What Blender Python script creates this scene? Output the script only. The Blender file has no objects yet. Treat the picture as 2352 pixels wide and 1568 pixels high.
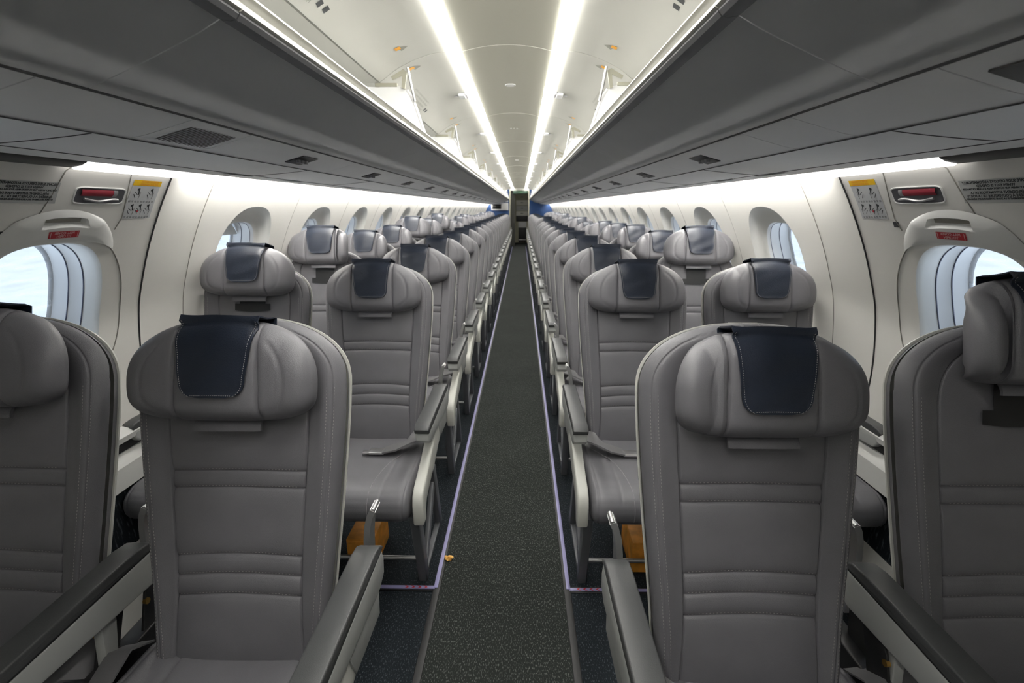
import bpy, bmesh, math, random
from mathutils import Vector, Matrix
random.seed(7)
S = bpy.context.scene
COL = S.collection
PI = math.pi

# ---------------------------------------------------------------- camera
FPX = 1100.0
PITCH = math.atan((784 - 477) / FPX)
YAW = math.atan(21 * math.cos(PITCH) / FPX)
cam_d = bpy.data.cameras.new('camera')
cam = bpy.data.objects.new('camera', cam_d)
COL.objects.link(cam)
cam_d.sensor_width = 36.0
cam_d.lens = 36.0 * FPX / 2352.0
cam_d.clip_start = 0.02
cam.location = (0.066, 0.0, 1.40)
cam.rotation_euler = (PI / 2 - PITCH, 0, YAW)
cam_d.dof.use_dof = True
cam_d.dof.focus_distance = 1.15
cam_d.dof.aperture_fstop = 5.6
S.camera = cam

# ---------------------------------------------------------------- world and exposure
W = bpy.data.worlds.new('world')
S.world = W
W.use_nodes = True
wn = W.node_tree.nodes
wn['Background'].inputs[0].default_value = (0.76, 0.87, 1.0, 1)
wn['Background'].inputs[1].default_value = 1.2
# overcast sky; brighter unseen ground glow below the horizon, added to lift bin undersides
_tc = wn.new('ShaderNodeTexCoord'); _sx = wn.new('ShaderNodeSeparateXYZ'); _mr = wn.new('ShaderNodeMapRange')
_mr.interpolation_type = 'SMOOTHSTEP'
_mr.inputs['From Min'].default_value = -0.24; _mr.inputs['From Max'].default_value = -0.55
_mr.inputs['To Min'].default_value = 1.0; _mr.inputs['To Max'].default_value = 5.0
W.node_tree.links.new(_tc.outputs['Generated'], _sx.inputs[0])
W.node_tree.links.new(_sx.outputs['Z'], _mr.inputs['Value'])
W.node_tree.links.new(_mr.outputs['Result'], wn['Background'].inputs[1])
S.view_settings.view_transform = 'Standard'
S.view_settings.look = 'None'
S.view_settings.exposure = 0.15
S.view_settings.gamma = 1.0
S.view_settings.use_curve_mapping = False
L_CEIL = 22.0      # ceiling strip lights
L_WALL = 38.0      # side wall wash lights

Y0, Y1 = -1.6, 18.1     # cabin length
CAM_Z = 1.40

# ---------------------------------------------------------------- materials
def mat(name, col, rough=0.5, metal=0.0, bump=0.0, bscale=400.0, emit=None, es=1.0, spec=0.5, var=0.0, vscale=8.0, coat=0.0):
    m = bpy.data.materials.new(name)
    m.use_nodes = True
    nt = m.node_tree
    b = nt.nodes['Principled BSDF']
    b.inputs['Base Color'].default_value = (*col, 1)
    b.inputs['Roughness'].default_value = rough
    b.inputs['Metallic'].default_value = metal
    b.inputs['Specular IOR Level'].default_value = spec
    b.inputs['Coat Weight'].default_value = coat
    tc = nt.nodes.new('ShaderNodeTexCoord')
    if var > 0:
        n = nt.nodes.new('ShaderNodeTexNoise'); n.inputs['Scale'].default_value = vscale; n.inputs['Detail'].default_value = 4
        nt.links.new(tc.outputs['Object'], n.inputs['Vector'])
        r = nt.nodes.new('ShaderNodeMapRange')
        r.inputs['From Min'].default_value = 0.3; r.inputs['From Max'].default_value = 0.7
        r.inputs['To Min'].default_value = 1 - var; r.inputs['To Max'].default_value = 1 + var
        nt.links.new(n.outputs['Fac'], r.inputs['Value'])
        mx = nt.nodes.new('ShaderNodeMix'); mx.data_type = 'RGBA'; mx.blend_type = 'MULTIPLY'
        mx.inputs[0].default_value = 1.0
        mx.inputs[6].default_value = (*col, 1)
        nt.links.new(r.outputs['Result'], mx.inputs[7])
        nt.links.new(mx.outputs[2], b.inputs['Base Color'])
    if bump > 0:
        v = nt.nodes.new('ShaderNodeTexVoronoi'); v.inputs['Scale'].default_value = bscale
        nt.links.new(tc.outputs['Object'], v.inputs['Vector'])
        bp = nt.nodes.new('ShaderNodeBump'); bp.inputs['Strength'].default_value = bump; bp.inputs['Distance'].default_value = 0.001
        nt.links.new(v.outputs['Distance'], bp.inputs['Height'])
        nt.links.new(bp.outputs['Normal'], b.inputs['Normal'])
    if emit:
        b.inputs['Emission Color'].default_value = (*emit, 1)
        b.inputs['Emission Strength'].default_value = es
    return m

M = {}
M['leather'] = mat('grey_leather', (0.158, 0.155, 0.170), 0.42, bump=0.25, bscale=700, var=0.05, vscale=14)
M['piping'] = mat('leather_piping', (0.26, 0.255, 0.265), 0.45)
M['cap'] = mat('armrest_leather', (0.062, 0.064, 0.066), 0.40, bump=0.12, bscale=800)
M['pad'] = mat('navy_leather', (0.016, 0.022, 0.038), 0.36, bump=0.35, bscale=420)
M['stitch'] = mat('stitch_thread', (0.42, 0.40, 0.38), 0.8)
M['shell'] = mat('seat_plastic', (0.60, 0.60, 0.56), 0.38)
M['armbody'] = mat('armrest_plastic', (0.40, 0.41, 0.40), 0.38)
M['metal'] = mat('brushed_metal', (0.55, 0.55, 0.55), 0.32, metal=0.9)
M['steel'] = mat('dark_steel', (0.14, 0.14, 0.15), 0.4, metal=0.5)
M['legpaint'] = mat('leg_paint', (0.16, 0.165, 0.18), 0.42, metal=0.3)
M['black'] = mat('black_plastic', (0.012, 0.012, 0.013), 0.45)
M['brass'] = mat('brass', (0.55, 0.33, 0.09), 0.3, metal=0.9)
M['belt'] = mat('belt_webbing', (0.15, 0.148, 0.155), 0.6, bump=0.3, bscale=900)
M['wall'] = mat('wall_lining', (0.80, 0.785, 0.745), 0.45, bump=0.06, bscale=900)
M['frame'] = mat('window_surround', (0.72, 0.72, 0.70), 0.42)
M['reveal'] = mat('window_reveal', (0.66, 0.67, 0.68), 0.45)
M['ceil'] = mat('ceiling_lining', (0.43, 0.426, 0.385), 0.5, var=0.02, vscale=3)
M['crown'] = mat('crown_panel', (0.44, 0.43, 0.36), 0.5)
M['bin'] = mat('bin_shell', (0.89, 0.90, 0.91), 0.5, bump=0.05, bscale=900, var=0.02, vscale=5)
M['binlip'] = mat('bin_lip_dark', (0.16, 0.16, 0.17), 0.5)
M['bincream'] = mat('bin_lip_cream', (0.58, 0.57, 0.51), 0.35)
M['divider'] = mat('bin_divider', (0.88, 0.88, 0.87), 0.4)
M['bracket'] = mat('bin_bracket', (0.40, 0.39, 0.31), 0.5, metal=0.2)
M['seam'] = mat('panel_gap', (0.03, 0.03, 0.032), 0.8)
M['railgap'] = mat('rail_gap', (0.09, 0.09, 0.095), 0.8)
M['gasket'] = mat('gasket_grey', (0.10, 0.11, 0.16), 0.6)
M['seamwarm'] = mat('panel_gap_soft', (0.25, 0.24, 0.215), 0.7)
M['orange'] = mat('orange_box', (0.85, 0.36, 0.05), 0.5, var=0.25, vscale=20)
M['track'] = mat('path_marking', (0.27, 0.255, 0.46), 0.35)
M['trackblk'] = mat('path_edge', (0.010, 0.010, 0.011), 0.5)
M['red'] = mat('red_print', (0.42, 0.02, 0.03), 0.4)
M['redtext'] = mat('pale_print', (0.62, 0.42, 0.42), 0.5)
M['yellow'] = mat('yellow_print', (0.85, 0.52, 0.01), 0.45)
M['amber'] = mat('amber_print', (0.80, 0.36, 0.02), 0.45)
M['ink'] = mat('black_ink', (0.025, 0.028, 0.03), 0.5)
M['greyink'] = mat('grey_ink', (0.22, 0.22, 0.18), 0.5)
M['sticker'] = mat('sticker_white', (0.56, 0.57, 0.58), 0.4)
M['placard'] = mat('placard_grey', (0.50, 0.51, 0.50), 0.4)
M['blue'] = mat('bulkhead_blue', (0.003, 0.040, 0.15), 0.45)
M['beige'] = mat('galley_beige', (0.48, 0.47, 0.36), 0.5)
M['screen'] = mat('screen_black', (0.01, 0.01, 0.01), 0.2)
M['white'] = mat('white_paint', (0.75, 0.75, 0.76), 0.4)
M['curtain'] = mat('curtain_grey', (0.10, 0.10, 0.09), 0.8)
M['handle'] = mat('red_handle', (0.27, 0.012, 0.028), 0.6)
M['chrome'] = mat('chrome', (0.75, 0.75, 0.76), 0.18, metal=1.0)
M['lamp'] = mat('strip_lamp', (1, 1, 1), 0.5, emit=(1.0, 0.98, 0.93), es=L_CEIL)
M['wash'] = mat('wash_lamp', (1, 1, 1), 0.5, emit=(1.0, 0.975, 0.92), es=L_WALL)
M['wash2'] = mat('hatch_lamp', (1, 1, 1), 0.5, emit=(1.0, 0.98, 0.95), es=2.2)
M['arch'] = mat('arch_lamp', (1, 1, 1), 0.5, emit=(1.0, 0.98, 0.92), es=1.2)
M['exit'] = mat('exit_sign', (0.02, 0.05, 0.03), 0.4)
M['exitg'] = mat('exit_green', (0.05, 0.16, 0.06), 0.4)

def carpet(name, base, fleck, thr):
    m = mat(name, base, 0.95, spec=0.15)
    nt = m.node_tree; b = nt.nodes['Principled BSDF']
    tc = nt.nodes['Texture Coordinate']
    mp = nt.nodes.new('ShaderNodeMapping'); mp.inputs['Scale'].default_value = (330, 110, 1)
    nt.links.new(tc.outputs['Object'], mp.inputs['Vector'])
    n = nt.nodes.new('ShaderNodeTexNoise'); n.inputs['Scale'].default_value = 1.0; n.inputs['Detail'].default_value = 2
    nt.links.new(mp.outputs['Vector'], n.inputs['Vector'])
    r = nt.nodes.new('ShaderNodeMapRange'); r.inputs['From Min'].default_value = thr; r.inputs['From Max'].default_value = thr + 0.16
    nt.links.new(n.outputs['Fac'], r.inputs['Value'])
    mx = nt.nodes.new('ShaderNodeMix'); mx.data_type = 'RGBA'
    mx.inputs[6].default_value = (*base, 1); mx.inputs[7].default_value = (*fleck, 1)
    nt.links.new(r.outputs['Result'], mx.inputs[0])
    n2 = nt.nodes.new('ShaderNodeTexNoise'); n2.inputs['Scale'].default_value = 3.0
    nt.links.new(tc.outputs['Object'], n2.inputs['Vector'])
    r2 = nt.nodes.new('ShaderNodeMapRange'); r2.inputs['To Min'].default_value = 0.8; r2.inputs['To Max'].default_value = 1.2
    nt.links.new(n2.outputs['Fac'], r2.inputs['Value'])
    m2 = nt.nodes.new('ShaderNodeMix'); m2.data_type = 'RGBA'; m2.blend_type = 'MULTIPLY'; m2.inputs[0].default_value = 1
    nt.links.new(mx.outputs[2], m2.inputs[6]); nt.links.new(r2.outputs['Result'], m2.inputs[7])
    nt.links.new(m2.outputs[2], b.inputs['Base Color'])
    bp = nt.nodes.new('ShaderNodeBump'); bp.inputs['Strength'].default_value = 0.5; bp.inputs['Distance'].default_value = 0.003
    nt.links.new(n.outputs['Fac'], bp.inputs['Height']); nt.links.new(bp.outputs['Normal'], b.inputs['Normal'])
    return m
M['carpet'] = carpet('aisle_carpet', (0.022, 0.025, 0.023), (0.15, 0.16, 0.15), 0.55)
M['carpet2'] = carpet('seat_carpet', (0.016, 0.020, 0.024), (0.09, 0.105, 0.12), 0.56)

gm = bpy.data.materials.new('window_glass'); gm.use_nodes = True
nt = gm.node_tree; nt.nodes.clear()
o_ = nt.nodes.new('ShaderNodeOutputMaterial'); t_ = nt.nodes.new('ShaderNodeBsdfTransparent'); g_ = nt.nodes.new('ShaderNodeBsdfGlossy')
x_ = nt.nodes.new('ShaderNodeMixShader'); d_ = nt.nodes.new('ShaderNodeBsdfTranslucent'); y_ = nt.nodes.new('ShaderNodeMixShader')
tc = nt.nodes.new('ShaderNodeTexCoord'); mp = nt.nodes.new('ShaderNodeMapping'); mp.inputs['Scale'].default_value = (1, 9, 55)
n_ = nt.nodes.new('ShaderNodeTexNoise'); n_.inputs['Scale'].default_value = 1.0; n_.inputs['Detail'].default_value = 4
nt.links.new(tc.outputs['Object'], mp.inputs['Vector']); nt.links.new(mp.outputs['Vector'], n_.inputs['Vector'])
r_ = nt.nodes.new('ShaderNodeMapRange'); r_.inputs['From Min'].default_value = 0.35; r_.inputs['From Max'].default_value = 0.75
r_.inputs['To Min'].default_value = 0.05; r_.inputs['To Max'].default_value = 0.4
nt.links.new(n_.outputs['Fac'], r_.inputs['Value']); nt.links.new(r_.outputs['Result'], y_.inputs[0])
t_.inputs[0].default_value = (0.97, 0.985, 1, 1); d_.inputs[0].default_value = (0.9, 0.93, 0.97, 1); g_.inputs['Roughness'].default_value = 0.05
x_.inputs[0].default_value = 0.04
nt.links.new(t_.outputs[0], y_.inputs[1]); nt.links.new(d_.outputs[0], y_.inputs[2])
nt.links.new(y_.outputs[0], x_.inputs[1]); nt.links.new(g_.outputs[0], x_.inputs[2]); nt.links.new(x_.outputs[0], o_.inputs[0])
M['glass'] = gm

# ---------------------------------------------------------------- mesh helpers
WARP = [False]
def warp(p):
    x, y, z = p; a = abs(x); sg = 1 if x >= 0 else -1
    if a <= 0.82: x2, k = a * 0.91, 0.915
    else:
        t = min(1.0, (a - 0.82) / 0.24); x2 = 0.7462 + (a - 0.82) * (1.015 - 0.7462) / 0.24 if a < 1.06 else a - 0.045
        k = 0.915 + 0.085 * t
    return (sg * x2, y, CAM_Z + (z - CAM_Z) * k)
class MB:
    def __init__(s):
        s.v = []; s.f = []
    def add(s, vs, fs):
        b = len(s.v); s.v += [tuple(p) for p in vs]
        s.f += [tuple(i + b for i in f) for f in fs]
        return s
    def grid(s, fn, us, vs, flip=False):
        b = len(s.v); nu, nv = len(us), len(vs)
        for v in vs:
            for u in us: s.v.append(tuple(fn(u, v)))
        for j in range(nv - 1):
            for i in range(nu - 1):
                a = b + j * nu + i
                q = (a, a + 1, a + 1 + nu, a + nu)
                s.f.append(q[::-1] if flip else q)
        return s
    def box(s, x0, x1, y0, y1, z0, z1, r=0.0):
        bm = bmesh.new()
        bmesh.ops.create_cube(bm, size=1.0)
        for v in bm.verts:
            v.co = Vector(((x0 + x1) / 2 + v.co.x * (x1 - x0), (y0 + y1) / 2 + v.co.y * (y1 - y0), (z0 + z1) / 2 + v.co.z * (z1 - z0)))
        if r > 0:
            bmesh.ops.bevel(bm, geom=bm.edges[:], offset=r, segments=3, affect='EDGES', profile=0.5)
        return s.bm(bm)
    def bm(s, bm):
        bm.verts.index_update()
        s.add([v.co for v in bm.verts], [[v.index for v in f.verts] for f in bm.faces])
        bm.free(); return s
    def prism(s, pts, h0, h1, axis='x', r=0.0, seg=2):
        """pts in the plane (y,z) for axis x, (x,z) for y, (x,y) for z"""
        def P(p, h):
            return {'x': (h, p[0], p[1]), 'y': (p[0], h, p[1]), 'z': (p[0], p[1], h)}[axis]
        bm = bmesh.new()
        a = [bm.verts.new(P(p, h0)) for p in pts]; b = [bm.verts.new(P(p, h1)) for p in pts]
        n = len(pts)
        bm.faces.new(a); bm.faces.new(b[::-1])
        for i in range(n): bm.faces.new((a[i], b[i], b[(i + 1) % n], a[(i + 1) % n]))
        bmesh.ops.recalc_face_normals(bm, faces=bm.faces[:])
        if r > 0:
            cap = [e for e in bm.edges if abs(P2(e.verts[0].co, axis) - P2(e.verts[1].co, axis)) < 1e-6]
            bmesh.ops.bevel(bm, geom=cap, offset=r, segments=seg, affect='EDGES', profile=0.5)
        return s.bm(bm)
    def tube(s, pts, r, n=8, closed=False):
        pts = [Vector(p) for p in pts]; N = len(pts); b = len(s.v)
        up = Vector((0, 0, 1)); prev = None
        rr = r if isinstance(r, (list, tuple)) else [r] * N
        for i, p in enumerate(pts):
            d = (pts[min(i + 1, N - 1)] - pts[max(i - 1, 0)]).normalized() if not closed else (pts[(i + 1) % N] - pts[i - 1]).normalized()
            if prev is None:
                a = d.cross(up)
                if a.length < 1e-3: a = d.cross(Vector((1, 0, 0)))
            else: a = prev - d * prev.dot(d)
            a.normalize(); prev = a; c = d.cross(a)
            for k in range(n):
                t = 2 * PI * k / n
                s.v.append(tuple(p + (a * math.cos(t) + c * math.sin(t)) * rr[i]))
        m = N if closed else N - 1
        for i in range(m):
            for k in range(n):
                s.f.append((b + i * n + k, b + i * n + (k + 1) % n, b + ((i + 1) % N) * n + (k + 1) % n, b + ((i + 1) % N) * n + k))
        if not closed:
            s.f.append(tuple(b + k for k in range(n))[::-1]); s.f.append(tuple(b + (N - 1) * n + k for k in range(n)))
        return s
    def ribbon(s, pts, w, th, wdir=(1, 0, 0)):
        """flat strap through pts: width w along wdir (or per point list), thickness th"""
        pts = [Vector(p) for p in pts]; N = len(pts); b = len(s.v)
        for i, p in enumerate(pts):
            d = (pts[min(i + 1, N - 1)] - pts[max(i - 1, 0)]).normalized()
            wd = Vector(wdir[i]) if isinstance(wdir, list) else Vector(wdir)
            wd = (wd - d * wd.dot(d)).normalized(); nn = d.cross(wd)
            ww = w[i] if isinstance(w, (list, tuple)) else w
            for a, c in ((-1, -1), (1, -1), (1, 1), (-1, 1)):
                s.v.append(tuple(p + wd * a * ww / 2 + nn * c * th / 2))
        for i in range(N - 1):
            for k in range(4):
                s.f.append((b + i * 4 + k, b + i * 4 + (k + 1) % 4, b + (i + 1) * 4 + (k + 1) % 4, b + (i + 1) * 4 + k))
        s.f.append((b, b + 1, b + 2, b + 3)[::-1]); s.f.append(tuple(b + (N - 1) * 4 + k for k in range(4)))
        return s
    def mirror(s, sx):
        if sx < 0:
            s.v = [(-x, y, z) for x, y, z in s.v]; s.f = [f[::-1] for f in s.f]
        return s
    def mesh(s, name, material, smooth=True, ang=38):
        me = bpy.data.meshes.new(name)
        if WARP[0]: s.v = [warp(p) for p in s.v]
        me.from_pydata(s.v, [], s.f); me.validate(); me.update()
        me.materials.append(material)
        if smooth:
            me.shade_smooth()
            me.set_sharp_from_angle(angle=math.radians(ang))
        return me
    def build(s, name, material, parent=None, smooth=True, ang=38, loc=None, fix=False):
        me = s.mesh(name, material, smooth, ang)
        if fix:
            bm = bmesh.new(); bm.from_mesh(me); bmesh.ops.recalc_face_normals(bm, faces=bm.faces[:]); bm.to_mesh(me); bm.free()
        o = bpy.data.objects.new(name, me); COL.objects.link(o)
        if parent: o.parent = parent
        if loc: o.location = loc
        return o
def P2(co, axis): return {'x': co.x, 'y': co.y, 'z': co.z}[axis]

def empty(name, loc=(0, 0, 0), parent=None):
    o = bpy.data.objects.new(name, None); COL.objects.link(o); o.location = loc; o.empty_display_size = 0.05
    if parent: o.parent = parent
    return o
def tag(o, label=None, cat=None, group=None, kind=None):
    if label: o['label'] = label
    if cat: o['category'] = cat
    if group: o['group'] = group
    if kind: o['kind'] = kind
    return o
def sep(o, parent): o.parent = parent; return o
def copy_tree(o, parent=None, skip=()):
    c = o.copy(); COL.objects.link(c); c.parent = parent
    for ch in [q for q in KIDS.get(o.name, [])]:
        if ch.name.split('.')[0] in skip: continue
        copy_tree(ch, c)
    return c
KIDS = {}
def index_kids():
    KIDS.clear()
    for o in bpy.data.objects:
        if o.parent: KIDS.setdefault(o.parent.name, []).append(o)
def ss(a, b, x):
    t = max(0.0, min(1.0, (x - a) / (b - a))); return t * t * (3 - 2 * t)
def interp(tab, x):
    if x <= tab[0][0]: return tab[0][1]
    for (a, fa), (b, fb) in zip(tab, tab[1:]):
        if x <= b: return fa + (fb - fa) * (x - a) / (b - a)
    return tab[-1][1]
def smooth_interp(tab, x):
    n = len(tab)
    if x <= tab[0][0]: return tab[0][1]
    if x >= tab[-1][0]: return tab[-1][1]
    for i in range(n - 1):
        if x <= tab[i + 1][0]:
            x0, y0 = tab[i]; x1, y1 = tab[i + 1]
            def sl(k):
                if k == 0: return (tab[1][1] - tab[0][1]) / (tab[1][0] - tab[0][0])
                if k == n - 1: return (tab[-1][1] - tab[-2][1]) / (tab[-1][0] - tab[-2][0])
                return (tab[k + 1][1] - tab[k - 1][1]) / (tab[k + 1][0] - tab[k - 1][0])
            h = x1 - x0; t = (x - x0) / h; m0 = sl(i) * h; m1 = sl(i + 1) * h
            return (2*t**3 - 3*t*t + 1) * y0 + (t**3 - 2*t*t + t) * m0 + (-2*t**3 + 3*t*t) * y1 + (t**3 - t*t) * m1
def gauss(x, s): return math.exp(-(x / s) ** 2)
def lin(a, b, n): return [a + (b - a) * i / (n - 1) for i in range(n)]

# ---------------------------------------------------------------- cabin cross-section
WALLTAB = [(1.56, 1.060), (1.50, 1.100), (1.40, 1.160), (1.28, 1.222), (1.17, 1.268), (1.05, 1.308), (0.85, 1.338), (0.70, 1.338), (0.45, 1.32), (0.20, 1.29), (0.0, 1.25)]
WT = sorted([(z, x) for z, x in WALLTAB])
def wall_x(z): return smooth_interp(WT, z)
def wall_n(z):
    e = 0.005; dx = (wall_x(z + e) - wall_x(z - e)) / (2 * e)
    n = Vector((-1, 0, dx)); n.normalize(); return n      # inward for the right side (+x)
def wpt(side, y, z, off=0.0):
    """point on the wall lining at (y,z), off metres into the cabin; side -1 left, +1 right"""
    n = wall_n(z)
    return Vector((side * (wall_x(z) + n.x * off), y, z + n.z * off))

WCY = 1.125         # window centre height
ROWWIN = [2.29 + 0.78 * k for k in range(20)]
EXC = {-1: 1.305, 1: 1.28}
def superel(t, a, b, p):
    c, s = math.cos(t), math.sin(t)
    return (a * math.copysign(abs(c) ** (2 / p), c), b * math.copysign(abs(s) ** (2 / p), s))

def rect_param(t, x0, x1, z0, z1, cx, cz):
    """point where the ray at angle t leaves the rectangle"""
    c, s = math.cos(t), math.sin(t)
    k = 1e9
    if c > 1e-9: k = min(k, (x1 - cx) / c)
    if c < -1e-9: k = min(k, (x0 - cx) / c)
    if s > 1e-9: k = min(k, (z1 - cz) / s)
    if s < -1e-9: k = min(k, (z0 - cz) / s)
    return cx + c * k, cz + s * k

def bay(mb, side, y0, y1, yc, zc, a, b, p, z0=0.78, z1=1.49):
    """lining around one window hole between y0..y1"""
    N = 96
    angs = [2 * PI * i / N for i in range(N)]
    for cy, cz in ((y0, z0), (y1, z0), (y1, z1), (y0, z1)):
        t = math.atan2(cz - zc, cy - yc) % (2 * PI)
        j = min(range(len(angs)), key=lambda i: abs((angs[i] - t + PI) % (2 * PI) - PI)); angs[j] = t
    base = len(mb.v); R = 9
    for r in range(R):
        f = (r / (R - 1)) ** 1.3
        for t in angs:
            # aim hole boundary points at the same polar angle
            ex, ez = superel(t, a, b, p)
            rx, rz = rect_param(math.atan2(ez, ex) if r < R - 1 else t, y0, y1, z0, z1, yc, zc)
            if r == R - 1: rx, rz = rect_param(t, y0, y1, z0, z1, yc, zc)
            hx, hz = yc + ex, zc + ez
            qx, qz = hx + (rx - hx) * f, hz + (rz - hz) * f
            mb.v.append(tuple(wpt(side, qx, qz)))
    M_ = len(angs)
    for r in range(R - 1):
        for i in range(M_):
            q = (base + r * M_ + i, base + r * M_ + (i + 1) % M_, base + (r + 1) * M_ + (i + 1) % M_, base + (r + 1) * M_ + i)
            mb.f.append(q if side < 0 else q[::-1])

def window(side, yc, zc, a, b, p, idx, exit_=False):
    e = empty('window_%d' % idx, wpt(side, yc, zc)); tag(e, kind='structure')
    inv = -e.location
    N = 80
    # rings: (scale a, scale b, depth outwards)
    if exit_:
        rings = [(1.0, 1.0, 0.0), (0.985, 0.985, 0.004), (0.97, 0.97, 0.015), (0.94, 0.945, 0.045), (0.935, 0.94, 0.046), (0.935, 0.94, 0.050), (0.90, 0.91, 0.085), (0.895, 0.905, 0.086), (0.895, 0.905, 0.091), (0.86, 0.875, 0.125), (0.80, 0.83, 0.13)]
        ro = 0.80
    else:
        rings = [(1.0, 1.0, 0.0), (0.985, 0.988, 0.003), (0.955, 0.955, 0.014), (0.89, 0.885, 0.030), (0.81, 0.80, 0.038), (0.745, 0.74, 0.041), (0.722, 0.715, 0.045), (0.705, 0.695, 0.056), (0.70, 0.69, 0.060), (0.70, 0.69, 0.066), (0.69, 0.68, 0.100), (0.685, 0.675, 0.101), (0.685, 0.675, 0.106), (0.675, 0.665, 0.14), (0.60, 0.59, 0.145)]
        ro = 0.60
    def ring(fa, fb, dep):
        out = []
        for i in range(N):
            t = 2 * PI * i / N
            pp = p if fa > 0.9 or exit_ else p + 0.5
            x, z = superel(t, a * fa, b * fb, pp)
            # push straight outwards along the window's own axis
            n = wall_n(zc)
            q = wpt(side, yc + x, zc + z - (0.0 if exit_ else 0.016 * (1 - ss(0.75, 0.99, fa))), 0.0)
            out.append((q.x - side * n.x * dep, q.y, q.z - n.z * dep))
        return out
    def flat_ring(fa, fb, dep, blend):
        q0 = ring(fa, fb, dep)
        n = wall_n(zc); c = wpt(side, yc, zc)
        nn = Vector((side * n.x, 0, n.z))
        out = []
        for q in q0:
            v = Vector(q); d = (v - c).dot(nn)
            out.append(tuple(v + nn * (-dep - d) * blend))
        return out
    cut = 6 if not exit_ else 3
    mb1, mb2 = MB(), MB()
    def lofts(mb, rs):
        b0 = len(mb.v)
        for r in rs:
            bl = ss(0.0, 0.06, r[2])
            mb.v += [tuple(Vector(q) + inv) for q in flat_ring(r[0], r[1], r[2], bl)]
        for j in range(len(rs) - 1):
            for i in range(N):
                q = (b0 + j * N + i, b0 + j * N + (i + 1) % N, b0 + (j + 1) * N + (i + 1) % N, b0 + (j + 1) * N + i)
                mb.f.append(q[::-1] if side < 0 else q)
    lofts(mb1, rings[:cut + 1]); lofts(mb2, rings[cut:])
    mb1.build('window_surround', M['frame'], e, ang=60)
    mb2.build('window_reveal', M['reveal'], e, ang=40)
    # dark gaskets
    g = MB()
    for k in ((3, 6) if exit_ else (7, 10)):
        r = rings[k + (1 if exit_ else 1)]
        pts = [Vector(q) + inv for q in flat_ring(r[0], r[1], r[2] - 0.001, 1.0)]
        g.tube(pts, 0.0017 if exit_ else 0.0012, 5, closed=True)
    g.build('window_gasket', M['gasket'], e)
    pane = MB(); pts = [Vector(q) + inv for q in flat_ring(ro + 0.05, ro + 0.05, rings[-1][2] - 0.004, 1.0)]
    n = wall_n(zc); nn = Vector((side * n.x, 0, n.z)) * -0.006
    b0 = 0
    pane.add(pts + [p_ + nn for p_ in pts], [tuple(range(N)), tuple(range(N, 2 * N))[::-1]] + [(i, i + N, (i + 1) % N + N, (i + 1) % N) for i in range(N)])
    pane.build('window_pane', M['glass'], e)
    if not exit_:
        # partly lowered shade with its grip at the lower edge
        zlow = 0.50 if (side > 0 and abs(yc - ROWWIN[0]) < 0.01) else 0.36
        sh = MB(); n = wall_n(zc); cc = wpt(side, yc, zc); tz = Vector((side * n.z * -1, 0, -n.x * -1)) if False else None
        up = Vector((-side * n.z, 0, -n.x * -1)); up = Vector((side * -abs(n.z) if n.z > 0 else 0, 0, abs(n.x))).normalized()
        out_ = Vector((-side * n.x, 0, -n.z))
        def P(dy, dz, dep): return tuple(Vector((0, dy, 0)) + up * dz + out_ * dep)
        hw = a * 0.69
        def half(dz): return hw * max(0.0, 1 - ((dz + 0.016) / (b * 0.69)) ** 3) ** (1 / 3)
        zz = lin(b * zlow, b * 0.685 - 0.016, 8)
        sh.grid(lambda u, z: P(u * half(z), z, 0.088), lin(-1, 1, 9), zz, flip=side > 0)
        sh.grid(lambda u, k: P(u * half(zz[0]), zz[0], 0.088 + 0.004 * k), lin(-1, 1, 9), [0, 1])
        so_ = sh.build('window_shade', M['frame'], e)
        gp = MB(); gp.grid(lambda u, v: P(u * a * 0.26, zz[0] + 0.004 + 0.018 * v, 0.086 - 0.010 * math.cos(u * 1.5) * math.sin(PI * v)), lin(-1, 1, 13), lin(0, 1, 7), flip=side > 0)
        gp.build('shade_grip', M['frame'], so_)
    return e

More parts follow.
